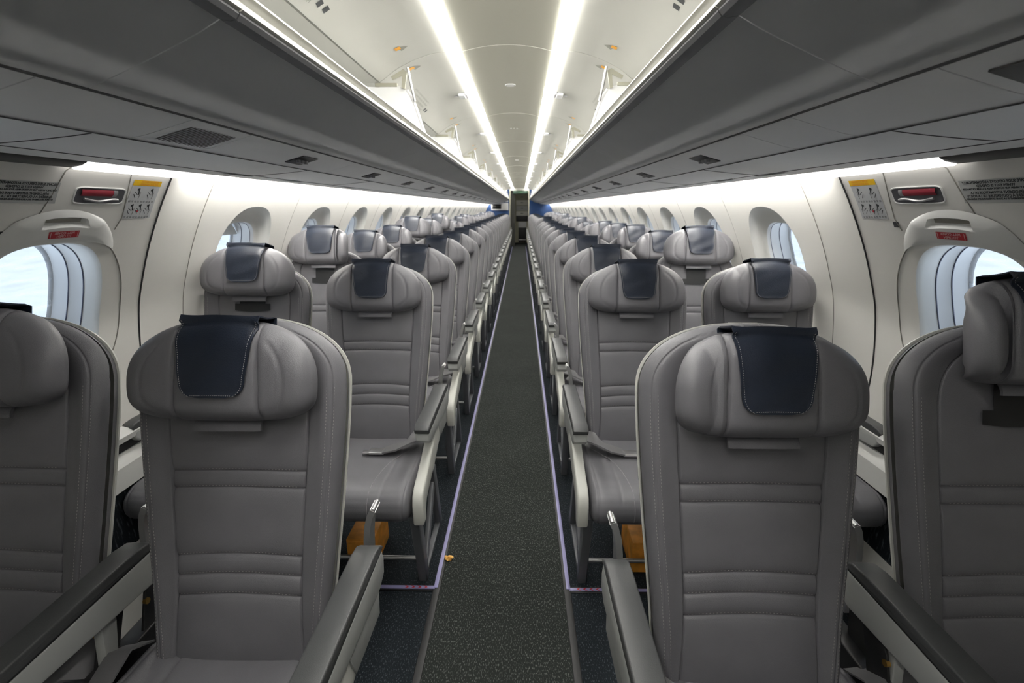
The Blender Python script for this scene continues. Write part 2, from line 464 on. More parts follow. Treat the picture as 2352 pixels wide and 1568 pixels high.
wi = 1
for side, nm in ((-1, 'left'), (1, 'right')):
    mb = MB()
    ZS = lin(1.49, 1.56, 5)
    ZL = lin(0.0, 0.78, 22)
    fn = lambda y, z: wpt(side, y, z)
    # top and bottom strips (exit bay handled by the hatch)
    EX0, EX1 = 0.90, 1.665
    segs = [(1.90, 17.50)]
    for a_, b_ in segs:
        mb.grid(fn, lin(a_, b_, 3), ZS, flip=side > 0)
        mb.grid(fn, lin(a_, b_, 3), ZL, flip=side > 0)
    for a_, b_ in ((Y0, EX0), (EX1, 1.90), (17.50, Y1)):
        mb.grid(fn, lin(a_, b_, 3), lin(0.0, 1.56, 44), flip=side > 0)
    for c in ROWWIN:
        bay(mb, side, c - 0.39, c + 0.39, c, WCY + 0.025, 0.225, 0.255, 2.5)
    EXITC = EXC[side]
    w = mb.build('wall_' + nm, M['wall'], ang=60); tag(w, kind='structure')
    # exit hatch lining
    hb = MB()
    hb.grid(fn, lin(EX0, EX1, 3), lin(0, 0.60, 16), flip=side > 0)
    bay(hb, side, EX0, EX1, EXITC, 1.09, 0.195, 0.215, 2.9, 0.60, 1.49)
    hb.grid(fn, lin(EX0, EX1, 3), ZS, flip=side > 0)
    h = hb.build('door_%d' % (1 if side < 0 else 2), M['wall'], ang=60); tag(h, kind='structure')
    # seams of the hatch lining
    sm = MB()
    def line(mb_, pts, r=0.0022, off=0.0008, n=6): mb_.tube([wpt(side, y, z, off) for y, z in pts], r, n)
    line(sm, [(EX1, z) for z in lin(0.10, 1.50, 40)], 0.0030)
    sm2 = MB(); line(sm2, [(1.90, z) for z in lin(0.10, 1.52, 40)], 0.0014)
    for c in ROWWIN[:-1]:
        line(sm2, [(c + 0.39, z) for z in lin(0.80, 1.53, 30)], 0.0010, off=0.0)
    tr = sm.build('panel_gap', M['seam'], h)
    tr2 = sm2.build('panel_joint', M['seamwarm'], w)
    # arch-shaped gap around the exit window and the upper access cover
    ag = MB()
    pts = []
    for t in lin(-0.75 * PI, 1.75 * PI, 90)[:-12]:
        x, z = superel(t, 0.285, 0.300, 2.4); pts.append((EXITC + x, 1.085 + z))
    arch = [(EXITC + superel(t, 0.275, 0.262, 2.3)[0], 1.08 + superel(t, 0.275, 0.262, 2.3)[1]) for t in lin(-0.28 * PI, 1.28 * PI, 70)]
    arch = [(y, z) for y, z in arch if y > 0.93]
    line(ag, arch, 0.0018)
    DE = EXITC - 1.335
    line(ag, [(y + DE, z) for y, z in ((1.525, 1.497), (1.53, 1.47), (1.54, 1.42), (1.545, 1.37), (1.53, 1.335))], 0.0014)
    line(ag, [(y + DE, z) for y, z in ((1.525, 1.497), (1.52, 1.503), (1.42, 1.505), (1.325, 1.503), (1.312, 1.492), (1.295, 1.43), (1.275, 1.38), (1.25, 1.335))], 0.0012)
    ag.build('hatch_gap', M['seamwarm'], h)
    # windows
    window(side, EXITC, 1.09, 0.195, 0.215, 2.9, wi, True); wi += 1
    for c in ROWWIN:
        window(side, c, WCY + 0.025, 0.225, 0.255, 2.5, wi); wi += 1
    # dado: ledge with dark air slot
    dd = MB()
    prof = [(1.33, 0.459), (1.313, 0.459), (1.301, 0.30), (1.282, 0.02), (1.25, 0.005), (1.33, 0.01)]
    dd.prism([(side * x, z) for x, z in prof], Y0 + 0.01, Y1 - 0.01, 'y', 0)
    dk = dd; dd = MB()
    dd.prism([(side * x, z) for x, z in [(1.345, 0.66), (1.31, 0.655), (1.295, 0.64), (1.30, 0.62), (1.335, 0.615)]], Y0 + 0.01, Y1 - 0.01, 'y', 0)
    dd.prism([(side * x, z) for x, z in [(1.34, 0.575), (1.315, 0.57), (1.29, 0.545), (1.287, 0.47), (1.33, 0.46)]], Y0 + 0.01, Y1 - 0.01, 'y', 0)
    b = dd.build('baseboard_' + nm, M['frame'], fix=True); tag(b, kind='structure')
    dk.build('kick_panel', M['carpet2'], b, fix=True)  # dark carpet finish; its tone also puts the seats' shade into the lower lining
    ds = MB(); ds.prism([(side * 1.336, 0.613), (side * 1.322, 0.613), (side * 1.322, 0.578), (side * 1.336, 0.578)], Y0 + 0.01, Y1 - 0.01, 'y')
    ds.build('air_slot', M['black'], b, fix=True)

# ---------------------------------------------------------------- floor
AX = 0.248       # aisle strip centre from the cabin centre
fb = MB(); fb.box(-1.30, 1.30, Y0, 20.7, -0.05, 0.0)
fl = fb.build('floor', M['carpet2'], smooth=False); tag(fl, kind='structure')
ar = MB(); ar.box(-AX + 0.012, AX - 0.012, Y0, 20.0, 0.0, 0.004)
o = ar.build('aisle_carpet', M['carpet'], smooth=False)
tag(o, 'dark grey flecked carpet runner down the middle of the aisle', 'carpet')
for side, nm in ((-1, 'left'), (1, 'right')):
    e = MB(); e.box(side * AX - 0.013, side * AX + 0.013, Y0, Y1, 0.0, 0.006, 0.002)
    r = e.build('seat_track_cover', M['trackblk'])
    tag(r, 'black plastic track cover along the %s edge of the aisle carpet' % nm, 'floor track cover', 'floor track covers')
    l = MB(); l.box(side * (AX + 0.004) - 0.0075, side * (AX + 0.004) + 0.0075, 1.50, Y1, 0.006, 0.009, 0.001)
    o = l.build('path_marking', M['track'])
    tag(o, 'long pale violet floor marking strip along the %s side of the aisle' % nm, 'floor marking', 'floor path markings')
    l = MB(); l.box(side * (AX + 0.013), side * (AX + 0.60), 1.488, 1.516, 0.0, 0.004, 0.001)
    base = l.build('cross_marking', M['trackblk'])
    tag(base, 'short violet floor strip with red arrows running across, %s of the aisle' % nm, 'floor marking', 'cross floor markings')
    l = MB(); l.box(side * (AX + 0.008), side * (AX + 0.60), 1.495, 1.509, 0.004, 0.007, 0.001)
    l.build('marking_strip', M['track'], base)
    ch = MB()
    for k in range(4):
        x = side * (AX + 0.045 + 0.024 * k)
        s_ = -side
        ch.add([(x, 1.495, 0.0075), (x + s_ * -0.008, 1.495, 0.0075), (x - s_ * 0.008 + s_ * 0.010, 1.502, 0.0075), (x + s_ * 0.010, 1.502, 0.0075),
                (x - s_ * 0.008, 1.509, 0.0075), (x, 1.509, 0.0075)], [(0, 1, 2, 3), (3, 2, 4, 5)])
    ch.build('direction_arrows', M['red'], base, smooth=False)
# crumpled scrap
cs = MB()
bm = bmesh.new(); bmesh.ops.create_icosphere(bm, subdivisions=3, radius=0.011)
for v in bm.verts:
    k = 0.55 + 0.9 * random.random() ; v.co = v.co * k; v.co.z = max(-0.006, v.co.z * 0.6)
    v.co.x *= 1.5
cs.bm(bm)
o = cs.build('crumpled_wrapper', mat('wrapper_gold', (0.75, 0.42, 0.10), 0.35, metal=0.3), smooth=False, loc=(-0.226, 1.655, 0.013))
tag(o, 'tiny crumpled orange wrapper lying on the aisle carpet by the left marking strip', 'litter')

# ---------------------------------------------------------------- ceiling
WARP[0] = True
SEAMS = [-0.76, 0.80, 2.36, 3.92, 5.48, 7.04, 8.60, 10.16, 11.72, 13.28, 14.84, 16.40]
DOORTAB = [(0.285, 2.122), (0.36, 2.112), (0.45, 2.085), (0.54, 2.045), (0.62, 1.990)]
def door_z(x): return smooth_interp(DOORTAB, x)
cm = MB()
cm.grid(lambda x, y: (x, y, 2.150 - 0.028 * (x / 0.215) ** 2), lin(-0.218, 0.218, 17), lin(Y0, Y1 + 0.4, 3), flip=True)
c = cm.build('ceiling', M['crown'], ang=60); tag(c, kind='structure')
up = MB(); up.box(-1.2, 1.2, Y0, Y1 + 2.6, 2.20, 2.24)
u = up.build('ceiling_crown', M['ceil'], c, smooth=False)
cj = MB()
for y in SEAMS[1:]:
    cj.tube([(x, y, 2.150 - 0.028 * (x / 0.215) ** 2 - 0.0005) for x in lin(-0.216, 0.216, 13)], 0.0022, 5)
cj.build('ceiling_joint', M['bincream'], c)
for side, nm in ((-1, 'left'), (1, 'right')):
    l = MB()
    def f(u, y):
        x = 0.2505 + 0.034 * u
        return (side * x, y, 2.127 - 0.026 * math.sqrt(max(0, 1 - u * u)))
    l.grid(f, [-math.cos(PI * k / 12) for k in range(13)], lin(-0.75, Y1 - 0.02, 3), flip=side > 0)
    l.box(side * 0.2505 - 0.036, side * 0.2505 + 0.036, -0.75, Y1 - 0.02, 2.130, 2.16)
    o = l.build('ceiling_light', M['lamp'])
    tag(o, 'long glowing white strip light in the ceiling on the %s side of the aisle' % nm, 'strip light', 'ceiling strip lights')
for k, (y, kind) in enumerate(((3.07, 0), (4.64, 1), (7.6, 0), (10.6, 1))):
    s_ = MB()
    if kind == 0:
        s_.tube([(0.0 + 0.030 * math.cos(t), y + 0.030 * math.sin(t), 2.148) for t in lin(0, 2 * PI, 25)[:-1]], 0.004, 6, closed=True)
        s_.box(-0.022, 0.022, y - 0.022, y + 0.022, 2.143, 2.149, 0.001)
        o = s_.build('ceiling_sensor', M['frame'])
        tag(o, ('small round white ceiling sensor nearest the camera between the strip lights' if k == 0 else 'small round ceiling sensor far down the cabin between the strip lights'), 'sensor', 'ceiling sensors')
    else:
        for d in (-0.03, 0.0, 0.03):
            s_.box(d - 0.006, d + 0.006, y - 0.012, y + 0.012, 2.144, 2.151, 0.001)
        o = s_.build('ceiling_fastener', M['frame'])
        tag(o, ('cluster of three small ceiling fasteners behind the first round sensor' if k == 1 else 'cluster of three tiny ceiling fasteners near the far end of the cabin'), 'fastener', 'ceiling fasteners')

# ---------------------------------------------------------------- text helper
def text_mesh(body, size, align='CENTER', bold=0.0):
    cu = bpy.data.curves.new('t', 'FONT'); cu.body = body; cu.size = size; cu.align_x = align; cu.align_y = 'CENTER'; cu.offset = bold
    cu.resolution_u = 2
    ob = bpy.data.objects.new('t', cu); COL.objects.link(ob)
    dg = bpy.context.evaluated_depsgraph_get()
    me = ob.evaluated_get(dg).to_mesh()
    vs = [v.co.copy() for v in me.vertices]; fs = [tuple(p.vertices) for p in me.polygons]
    ob.evaluated_get(dg).to_mesh_clear(); bpy.data.objects.remove(ob); bpy.data.curves.remove(cu)
    return vs, fs
def put_text(mb, body, size, fn, width=None, bold=0.0):
    vs, fs = text_mesh(body, size, bold=bold)
    if width and vs:
        w = max(v.x for v in vs) - min(v.x for v in vs); k = width / w
        for v in vs: v.x *= k
    mb.add([fn(v.x, v.y) for v in vs], fs)

# ---------------------------------------------------------------- overhead bins
def bin_under(x):   # underside profile z(x)
    return smooth_interp([(0.415, 1.694), (0.45, 1.676), (0.52, 1.646), (0.60, 1.614), (0.66, 1.593)], x)
def rail_z(x):
    return smooth_interp([(0.66, 1.590), (0.74, 1.568), (0.82, 1.548), (0.91, 1.532), (1.0, 1.520), (1.075, 1.512)], x)
ordn = ['first', 'second', 'third', 'fourth', 'fifth', 'sixth', 'seventh', 'eighth', 'ninth', 'tenth', 'eleventh', 'twelfth', 'thirteenth', 'fourteenth', 'fifteenth', 'sixteenth', 'seventeenth', 'eighteenth', 'nineteenth', 'twentieth', 'twenty-first', 'twenty-second']
def make_bin(side, L):
    root = empty('overhead_bin', (0, 0, 0))
    g = 0.0015
    b = MB(); y0, y1 = g, L - g
    us = [0.415, 0.42, 0.45, 0.48, 0.52, 0.56, 0.60, 0.63, 0.659]
    b.grid(lambda x, y: (side * x, y, bin_under(x)), us, [y0, y1], flip=side > 0)
    # end faces and inner floor give the shelf its thickness
    poly = [(x, bin_under(x)) for x in us] + [(0.66, 1.60), (1.08, 1.60), (1.09, 1.70), (0.43, 1.70), (0.415, 1.70)]
    b.prism([(side * x, z) for x, z in poly], y0, y1, 'y')
    b.build('bin_shell', M['bin'], root, fix=True)
    lp = MB()   # dark rounded lower lip
    pr = [(0.418, 1.6925), (0.400, 1.690), (0.390, 1.692), (0.384, 1.699), (0.384, 1.703), (0.418, 1.703)]
    lp.prism([(side * x, z) for x, z in pr], y0, y1, 'y')
    lp.build('lower_lip', M['binlip'], root, fix=True)
    cr = MB()
    pr = [(0.383, 1.7032), (0.378, 1.706), (0.380, 1.712), (0.390, 1.724), (0.388, 1.730), (0.386, 1.734), (0.382, 1.737), (0.384, 1.742), (0.392, 1.742), (0.400, 1.735), (0.418, 1.703)]
    cr.prism([(side * x, z) for x, z in pr], y0, y1, 'y')
    cr.build('shelf_edge', M['bincream'], root, fix=True)
    iv = MB()   # inside back and top of the bin
    pr = [(1.09, 1.70), (1.06, 1.86), (0.97, 1.95), (0.80, 1.988), (0.632, 1.988), (0.632, 2.0), (0.82, 2.0), (0.99, 1.965), (1.08, 1.87), (1.11, 1.70)]
    iv.prism([(side * x, z) for x, z in pr], y0, y1, 'y')
    iv.build('bin_liner', M['ceil'], root, fix=True)
    dr = MB()   # open door standing up against the ceiling, inner face down
    xs = lin(0.2875, 0.624, 15)
    poly = [(x, door_z(x)) for x in xs] + [(x, door_z(x) + 0.022) for x in xs[::-1]]
    dr.prism([(side * x, z) for x, z in poly], 0.003, L - 0.003, 'y', 0.0015, 1)
    d = dr.build('bin_door', M['ceil'], root, fix=True)
    la = MB(); yl = 0.82
    la.box(side * 0.322 - 0.022, side * 0.322 + 0.022, yl - 0.045, yl + 0.045, door_z(0.322) - 0.016, door_z(0.322) + 0.002, 0.004)
    la.build('door_latch', M['bin'], d)
    lb = MB()
    lb.box(side * 0.292 - 0.008, side * 0.292 + 0.008, yl - 0.06, yl + 0.06, 2.106, 2.124, 0.004)
    lb.box(side * 0.362 - 0.012, side * 0.362 + 0.012, yl - 0.006, yl + 0.006, door_z(0.362) - 0.006, door_z(0.362) + 0.001, 0.002)
    lb.build('latch_hook', M['white'], d)
    # stickers: folded arrow warning marks and the printed weight notice
    def dn(x, y, off=0.0012): return (side * x, y, door_z(x) - off)
    for (x, y) in ((0.43, 1.30), (0.455, -0.0)):
        pass
    for (x, y) in ((0.465, 1.37), (0.468, 0.085)):
        a_ = [dn(x + 0.022, y - 0.030), dn(x - 0.030, y + 0.012), dn(x + 0.004, y + 0.034), dn(x + 0.012, y + 0.002)]
        st = MB(); so = MB()
        st.add(a_, [(0, 1, 2, 3) if side > 0 else (3, 2, 1, 0)])
        so.grid(lambda u, v: dn(x + 0.012 + u, y - 0.006 + v, 0.0018), [-0.012, 0.012], [-0.015, 0.015], flip=side > 0)
        a_s = st.build('arrow_sticker', M['greyink'], d, smooth=False)
        so.build('warning_sticker', M['amber'], d, smooth=False)
    tx = MB()
    rows = [('MAXIMUM LOAD IN THIS COMPARTMENT 60 LB', 0.016), ('CHARGE MAXIMALE DANS CE CASIER 27 KG', 0.016), ('PLEASE USE CAUTION WHEN OPENING', 0.013), ('ATTENTION EN OUVRANT LE CASIER', 0.013)]
    for i, (t, s_) in enumerate(rows):
        xr = 0.588 - 0.019 * i
        put_text(tx, t, s_, lambda a, c: dn(xr - c, 0.55 - a * 1.0, 0.0015), width=0.40 if i % 2 == 0 else 0.36)
    for k in (0, 1):
        yy = 0.79 + 0.045 * k
        sy = MB(); sy.add([dn(0.580, yy - 0.014), dn(0.560, yy - 0.010), dn(0.564, yy + 0.014), dn(0.584, yy + 0.009)], [(0, 1, 2, 3)])
        sy.build('notice_symbol', M['ink'], d, smooth=False)
    tx.build('printed_notice', M['greyink'], d, smooth=False)
    # divider wall with rounded top corner
    dv = MB()
    poly = [(0.405, 1.735), (0.452, 1.88), (0.485, 1.945), (0.51, 1.965), (0.545, 1.972), (0.63, 1.965), (0.95, 1.95), (1.05, 1.86), (1.08, 1.705), (0.42, 1.705)]
    dv.prism([(side * x, z) for x, z in poly], L - 0.013, L - 0.003, 'y')
    dvo = dv.build('bin_divider', M['divider'], root, fix=True)
    ed = MB()
    ed.tube([(side * x, L - 0.008, z) for x, z in [(0.405, 1.735), (0.43, 1.81), (0.452, 1.88), (0.475, 1.93), (0.49, 1.952)]], 0.008, 8)
    ed.build('divider_edge', M['white'], dvo)
    br = MB()
    br.box(side * 0.59 - 0.055, side * 0.59 + 0.055, L - 0.018, L - 0.004, 1.966, 1.983, 0.003)
    pr = [(0.50, 2.040), (0.482, 2.028), (0.497, 1.955), (0.512, 1.958), (0.505, 2.014), (0.555, 1.994), (0.560, 2.008)]
    br.prism([(side * x, z) for x, z in pr], L - 0.026, L - 0.014, 'y')
    br.build('hinge_bracket', M['bracket'], root, fix=True)
    am = MB()
    am.tube([(side * 0.476, L - 0.034, 2.045), (side * 0.466, L - 0.022, 1.97), (side * 0.452, L - 0.018, 1.90)], 0.0065, 8)
    am.build('gas_strut', M['metal'], root)
    # row letters on the shelf edge
    rt = MB()
    for k, t in ((0.42, 'A'), (0.58, '12')):
        rt = MB(); put_text(rt, t, 0.022, lambda a, c: (side * (0.3835 - 0.0004), L - 0.17 * 0 - k + a, 1.722 + c), bold=0.001)
        rt.build('row_number', M['ink'], root, smooth=False)
    return root

def bin_label(side, k):
    nm = 'left' if side < 0 else 'right'
    if k == 0: return 'open overhead bin on the %s running out of the top of the frame' % nm
    if k == 1: return 'open overhead bin on the %s, the nearest one with its white divider in view' % nm
    return 'open overhead bin on the %s side, %s one counted from the camera' % (nm, ordn[k])
bins = {}
for side in (-1, 1):
    proto = make_bin(side, 1.56)
    index_kids()
    for k, y in enumerate(SEAMS[0:]):
        r = proto if k == 0 else copy_tree(proto)
        r.location = (0, y, 0)
        tag(r, bin_label(side, k) if k < 22 else '', 'overhead bin', 'open overhead bins on the ' + ('left' if side < 0 else 'right'))
    # end pieces in front of the bulkhead are part of the bins: last bin reaches 17.96

# ---------------------------------------------------------------- service panels under the bins
def service_panel(side, y0, y1, kind, label, group):
    root = empty('passenger_service_unit', (0, y0, 0))
    L = y1 - y0; g = 0.0015
    mb = MB()
    xs = [0.662, 0.666, 0.70, 0.74, 0.78, 0.815]
    poly = [(x, rail_z(x) - (0.0 if 0 < i < 5 else -0.002)) for i, x in enumerate(xs)] + [(0.815, 1.585), (0.662, 1.598)]
    mb.prism([(side * x, z) for x, z in poly], g, L - g, 'y', 0.0)
    mb.build('cover_panel', M['bin'], root, fix=True)
    if kind == 'lamp' or kind == 'lampbig':
        yc = 0.43 if kind == 'lamp' else L * 0.66
        hx, hy = (0.036, 0.055)
        u = MB()
        def f(a, c): x = 0.738 + a; return (side * x, yc + c, rail_z(x) - 0.003)
        u.grid(f, lin(-hx, hx, 5), lin(-hy, hy, 5), flip=side > 0)
        u.prism([(side * x, z) for x, z in [(0.702, rail_z(0.702) - 0.003), (0.738, rail_z(0.738) - 0.003), (0.774, rail_z(0.774) - 0.003), (0.774, rail_z(0.774) + 0.004), (0.702, rail_z(0.702) + 0.004)]], yc - hy, yc + hy, 'y')
        uo = u.build('light_unit', M['black'], root, fix=False)
        n = MB()
        for dy in (-0.028, 0.0, 0.028):
            n.tube([(side * 0.738, yc + dy, rail_z(0.738) - 0.012), (side * 0.738, yc + dy, rail_z(0.738) - 0.002)], [0.008, 0.010], 14)
        n.build('air_nozzle', M['steel'], uo)
    if kind == 'grille':
        sl = MB()
        for i in range(16):
            y = 0.035 + i * 0.0105
            sl.grid(lambda a, c: (side * (0.738 + a), y + c, rail_z(0.738 + a) - 0.0012), lin(-0.045, 0.05, 5), [0, 0.0042], flip=side > 0)
        sl.build('speaker_slots', M['seam'], root, smooth=False)
    tag(root, label, 'service panel', group)
    return root
for side in (-1, 1):
    nm = 'left' if side < 0 else 'right'
    G = 'service panels under the %s bins' % nm
    if side < 0:
        cuts = [(-0.75, 0.0, 'plain', 'plain grey service panel outside the left frame edge'), (0.0, 0.72, 'plain', 'plain grey service panel at the upper left frame edge under the left bin'),
                (0.72, 1.05, 'plain', 'plain grey service panel under the left bin beside the speaker grille'), (1.05, 1.27, 'grille', 'short service panel with a slotted speaker grille under the left bin')]
    else:
        cuts = [(-0.75, 0.44, 'plain', 'plain grey service panel outside the right frame edge'), (0.44, 0.70, 'lampbig', 'service panel with a big black reading light unit at the right frame edge'),
                (0.70, 1.05, 'plain', 'long plain service panel next to the big reading light unit on the right'), (1.05, 1.27, 'plain', 'short plain service panel on the right before the first small light unit')]
    for a_, b_, k_, lb in cuts: service_panel(side, a_, b_, k_, lb, G)
    pr = service_panel(side, 1.27, 2.05, 'lamp', 'nearest service panel with a small black reading light under the %s bins' % nm, G)
    index_kids()
    for k in range(1, 21):
        c = copy_tree(pr); c.location.y = 1.27 + 0.78 * k
        tag(c, 'service panel with reading light under the %s bins, %s one from the camera' % (nm, ordn[k]), 'service panel', G)
    # outer rail panels down to the wall light
    ra = MB()
    xs = lin(0.8165, 1.0, 6)
    poly = [(x, rail_z(x)) for x in xs] + [(1.0, 1.60), (0.8165, 1.60)]
    ra.prism([(side * x, z) for x, z in poly], Y0, Y1 - 0.05, 'y')
    t = ra.build('trim_%d' % (1 if side < 0 else 2), M['bin'], fix=True); tag(t, kind='structure')
    sj = MB()
    for y in [0.33, 0.96, 1.90] + [2.68 + 1.56 * k for k in range(9)]:
        sj.tube([(side * x, y, rail_z(x) - 0.0003) for x in lin(0.818, 0.998, 7)], 0.0012, 5)
    sj.tube([(side * 0.6605, y, 1.592) for y in (Y0, Y1 - 0.06)], 0.0028, 6)
    sj.tube([(side * 0.8155, y, 1.549) for y in (Y0, Y1 - 0.06)], 0.0014, 6)
    sj.tube([(side * 1.002, y, 1.5195) for y in (Y0, Y1 - 0.06)], 0.0012, 6)
    sj.build('rail_gap', M['railgap'], t)
    # valance hiding the wash light
    va = MB()
    poly = [(1.004, rail_z(1.004)), (1.03, 1.5145), (1.050, 1.510), (1.058, 1.512), (1.060, 1.530), (1.052, 1.545), (1.004, 1.60)]
    va.prism([(side * x, z) for x, z in poly], Y0, Y1 - 0.05, 'y')
    v = va.build('trim_%d' % (3 if side < 0 else 4), M['bin'], fix=True); tag(v, kind='structure')
    # wash light lens
    wl = MB()
    wl.prism([(side * x, z) for x, z in [(1.066, 1.520), (1.075, 1.508), (1.090, 1.500), (1.118, 1.494), (1.122, 1.500), (1.122, 1.548), (1.066, 1.552)]], 1.20 if side > 0 else 1.27, 1.72, 'y', 0)
    o = wl.build('wall_light', M['wash2'], fix=True)
    tag(o, 'short glowing white light lens above the %s exit hatch' % nm, 'wall light', 'side wall lights')
    wl = MB()
    wl.prism([(side * x, z) for x, z in [(1.066, 1.533), (1.078, 1.526), (1.096, 1.532), (1.096, 1.548), (1.066, 1.552)]], 1.71, Y1 - 0.08, 'y', 0)
    o = wl.build('wall_light', M['wash'], fix=True)
    tag(o, 'long glowing cove light running above the %s windows to the rear' % nm, 'wall light', 'side wall lights')
    # dark gap and cap behind light
    cg = MB(); cg.box(side * 1.062 if side > 0 else side * 1.16, side * 1.16 if side > 0 else side * 1.062, Y0, Y1 - 0.05, 1.556, 1.60)
    cg.build('light_housing', M['bin'], v, smooth=False)
    # sliding vent slots on the outer rail
    for k, y in enumerate((1.83, 2.25, 3.0, 3.85)):
        s_ = MB(); s_.grid(lambda a, c: (side * (1.02 + a), y + c, rail_z(1.02) - 0.0025 - 0.0 * a), [-0.012, 0.014], [-0.09, 0.09], flip=side > 0)
        s_.build('vent_slot', M['steel'], v, smooth=False)
    s_ = MB(); s_.prism([(side * x, z) for x, z in [(1.066, 1.520), (1.075, 1.510), (1.090, 1.503), (1.118, 1.498), (1.122, 1.504), (1.122, 1.548), (1.066, 1.552)]], 0.2, 1.195 if side > 0 else 1.265, 'y', 0)
    s_.build('light_blank', M['black'], v, fix=True)

WARP[0] = False
# ---------------------------------------------------------------- exit hatch fittings
def patch(mb, side, ypts, z0, z1, off, shear=0.0, n=8):
    """thin raised plate on the wall, y limits (ya,yb) at z0, sheared"""
    ya, yb = ypts
    f = lambda u, v: wpt(side, ya + (yb - ya) * u + shear * (v), z0 + (z1 - z0) * v, off)
    mb.grid(f, lin(0, 1, n), lin(0, 1, n), flip=side > 0)
def txt_wall(mb, side, body, size, yc, zc, off, width, bold=0.0006):
    # the writing faces the cabin but reads mirrored, as in the photograph
    put_text(mb, body, size, lambda a, c: wpt(side, yc + side * a * 1.0, zc + c, off), width=width, bold=bold)
for side in (-1, 1):
    nm = 'left' if side < 0 else 'right'
    EXITC = EXC[side]
    # handle cover: raised bulging plate over the arch
    hc = empty('exit_handle_cover', wpt(side, EXITC, 1.37))
    inv = -hc.location
    m = MB()
    def arch_low(u): return 1.318 + 0.028 * (1 - (u / 1.0) ** 2) - 0.012
    def cov(u, v):
        # u -1..1 along y, v 0..1 height
        half = 0.190 - 0.060 * v ** 2
        y = EXITC + 0.015 + u * half
        zl = 1.316 - 0.030 * u * u - 0.012 * abs(u) ** 6
        zh = 1.396 - 0.03 * u * u
        z = zl + (zh - zl) * v
        e = min(1 - abs(u), v * 0.9 + 0.25, (1 - v) * 1.0)
        off = 0.002 + 0.015 * (1 - (1 - min(1, e / 0.5)) ** 2)
        # grip recess
        if abs(u + 0.02) < 0.40 and 0.50 < v < 0.80: off -= 0.014 * ss(0.5, 0.58, v) * ss(0.0, 0.05, 0.42 - abs(u + 0.02))
        return wpt(side, y, z, off) + inv
    m.grid(cov, lin(-1, 1, 61), lin(0, 1, 41), flip=side > 0)
    # lower return to the wall
    m.grid(lambda u, v: (lambda p, q: p + (q - p) * v)(cov(u, 0), Vector(wpt(side, EXITC + 0.015 + u * 0.190, 1.316 - 0.030 * u * u - 0.012 * abs(u) ** 6, -0.004)) + inv), lin(-1, 1, 41), [0, 1], flip=side < 0)
    m.build('cover_plate', M['frame'], hc, ang=50)
    gr = MB()
    gr.grid(lambda u, v: wpt(side, EXITC + 0.010 + u * 0.052, 1.364 + 0.011 * v, 0.0055) + inv, lin(-1, 1, 6), lin(0, 1, 4), flip=side > 0)
    gr.build('grip_recess', M['seamwarm'], hc)
    tag(hc, 'bulged pale grey cover with a finger grip over the %s exit window' % nm, 'exit handle cover', 'exit handle covers')
    # pull label
    r = empty('pull_label', wpt(side, EXITC, 1.335)); inv2 = -r.location
    m = MB(); m.grid(lambda u, v: wpt(side, EXITC + 0.006 + u * 0.045, 1.329 + 0.018 * v, 0.0185) + inv2, lin(-1, 1, 8), lin(0, 1, 4), flip=side > 0)
    m.build('label_plate', M['red'], r)
    t = MB()
    for body, z, w in (('PULL COVER', 1.3422, 0.060), ('TO OPEN', 1.3338, 0.044)):
        put_text(t, body, 0.0085, lambda a, c: wpt(side, EXITC + 0.006 + side * a, z + c, 0.0193) + inv2, width=w, bold=0.0003)
    for s_ in (-1, 1):
        yy = EXITC + 0.006 + s_ * 0.040
        t.add([wpt(side, yy - 0.0012, 1.3305, 0.0193) + inv2, wpt(side, yy + 0.0012, 1.3305, 0.0193) + inv2, wpt(side, yy + 0.0012, 1.3455, 0.0193) + inv2, wpt(side, yy - 0.0012, 1.3455, 0.0193) + inv2], [(0, 1, 2, 3)])
    t.build('label_text', M['redtext'], r, smooth=False)
    tag(r, 'small red label with mirrored letters on the %s exit handle cover' % nm, 'label', 'red pull labels')
    # recessed window with red handle
    hw = empty('exit_handle_recess', wpt(side, 1.37, 1.435)); inv3 = -hw.location
    ya, yb = (1.33, 1.495) if side < 0 else (1.295, 1.465)
    m = MB()
    za, zb = 1.414, 1.453
    def rr(t, grow=0.0):
        x, z = superel(t, (yb - ya) / 2 + grow, (zb - za) / 2 + grow, 7)
        return (ya + yb) / 2 + x, (za + zb) / 2 + z
    ts = lin(0, 2 * PI, 65)[:-1]
    pts = [wpt(side, *rr(t, 0.002), 0.0015) + inv3 for t in ts]
    m.tube(pts, 0.0022, 6, closed=True); m.build('recess_rim', M['frame'], hw)
    m = MB(); m.add([wpt(side, *rr(t), 0.0012) + inv3 for t in ts], [tuple(range(64)) if side < 0 else tuple(range(64))[::-1]])
    m.build('recess_back', M['steel'], hw, smooth=False)
    m = MB()
    m.grid(lambda y, v: wpt(side, y, 1.433 + 0.017 * v, 0.003 + 0.003 * math.sin(PI * v)) + inv3, lin(ya + 0.015, yb - 0.045, 6), lin(0, 1, 7), flip=side > 0)
    m.build('red_handle', M['handle'], hw)
    m = MB(); m.grid(lambda y, v: wpt(side, y, 1.433 + 0.017 * v, 0.003 + 0.003 * math.sin(PI * v)) + inv3, lin(yb - 0.044, yb - 0.030, 3), lin(0, 1, 7), flip=side > 0)
    m.tube([wpt(side, y, 1.422 + 0.003 * math.sin((y - ya) * 60), 0.003) + inv3 for y in lin(ya + 0.03, yb - 0.02, 12)], 0.0035, 6)
    m.build('handle_pivot', M['metal'], hw)
    tag(hw, 'slim recess with a dark red release handle above the %s exit window' % nm, 'exit handle', 'exit release handles')
    # yellow header + pictograms
    y0_, y1_ = (1.50, 1.645)
    ps = empty('instruction_sticker', wpt(side, 1.55, 1.44)); inv4 = -ps.location
    def q(y, z, off): return wpt(side, y, z, off) + inv4
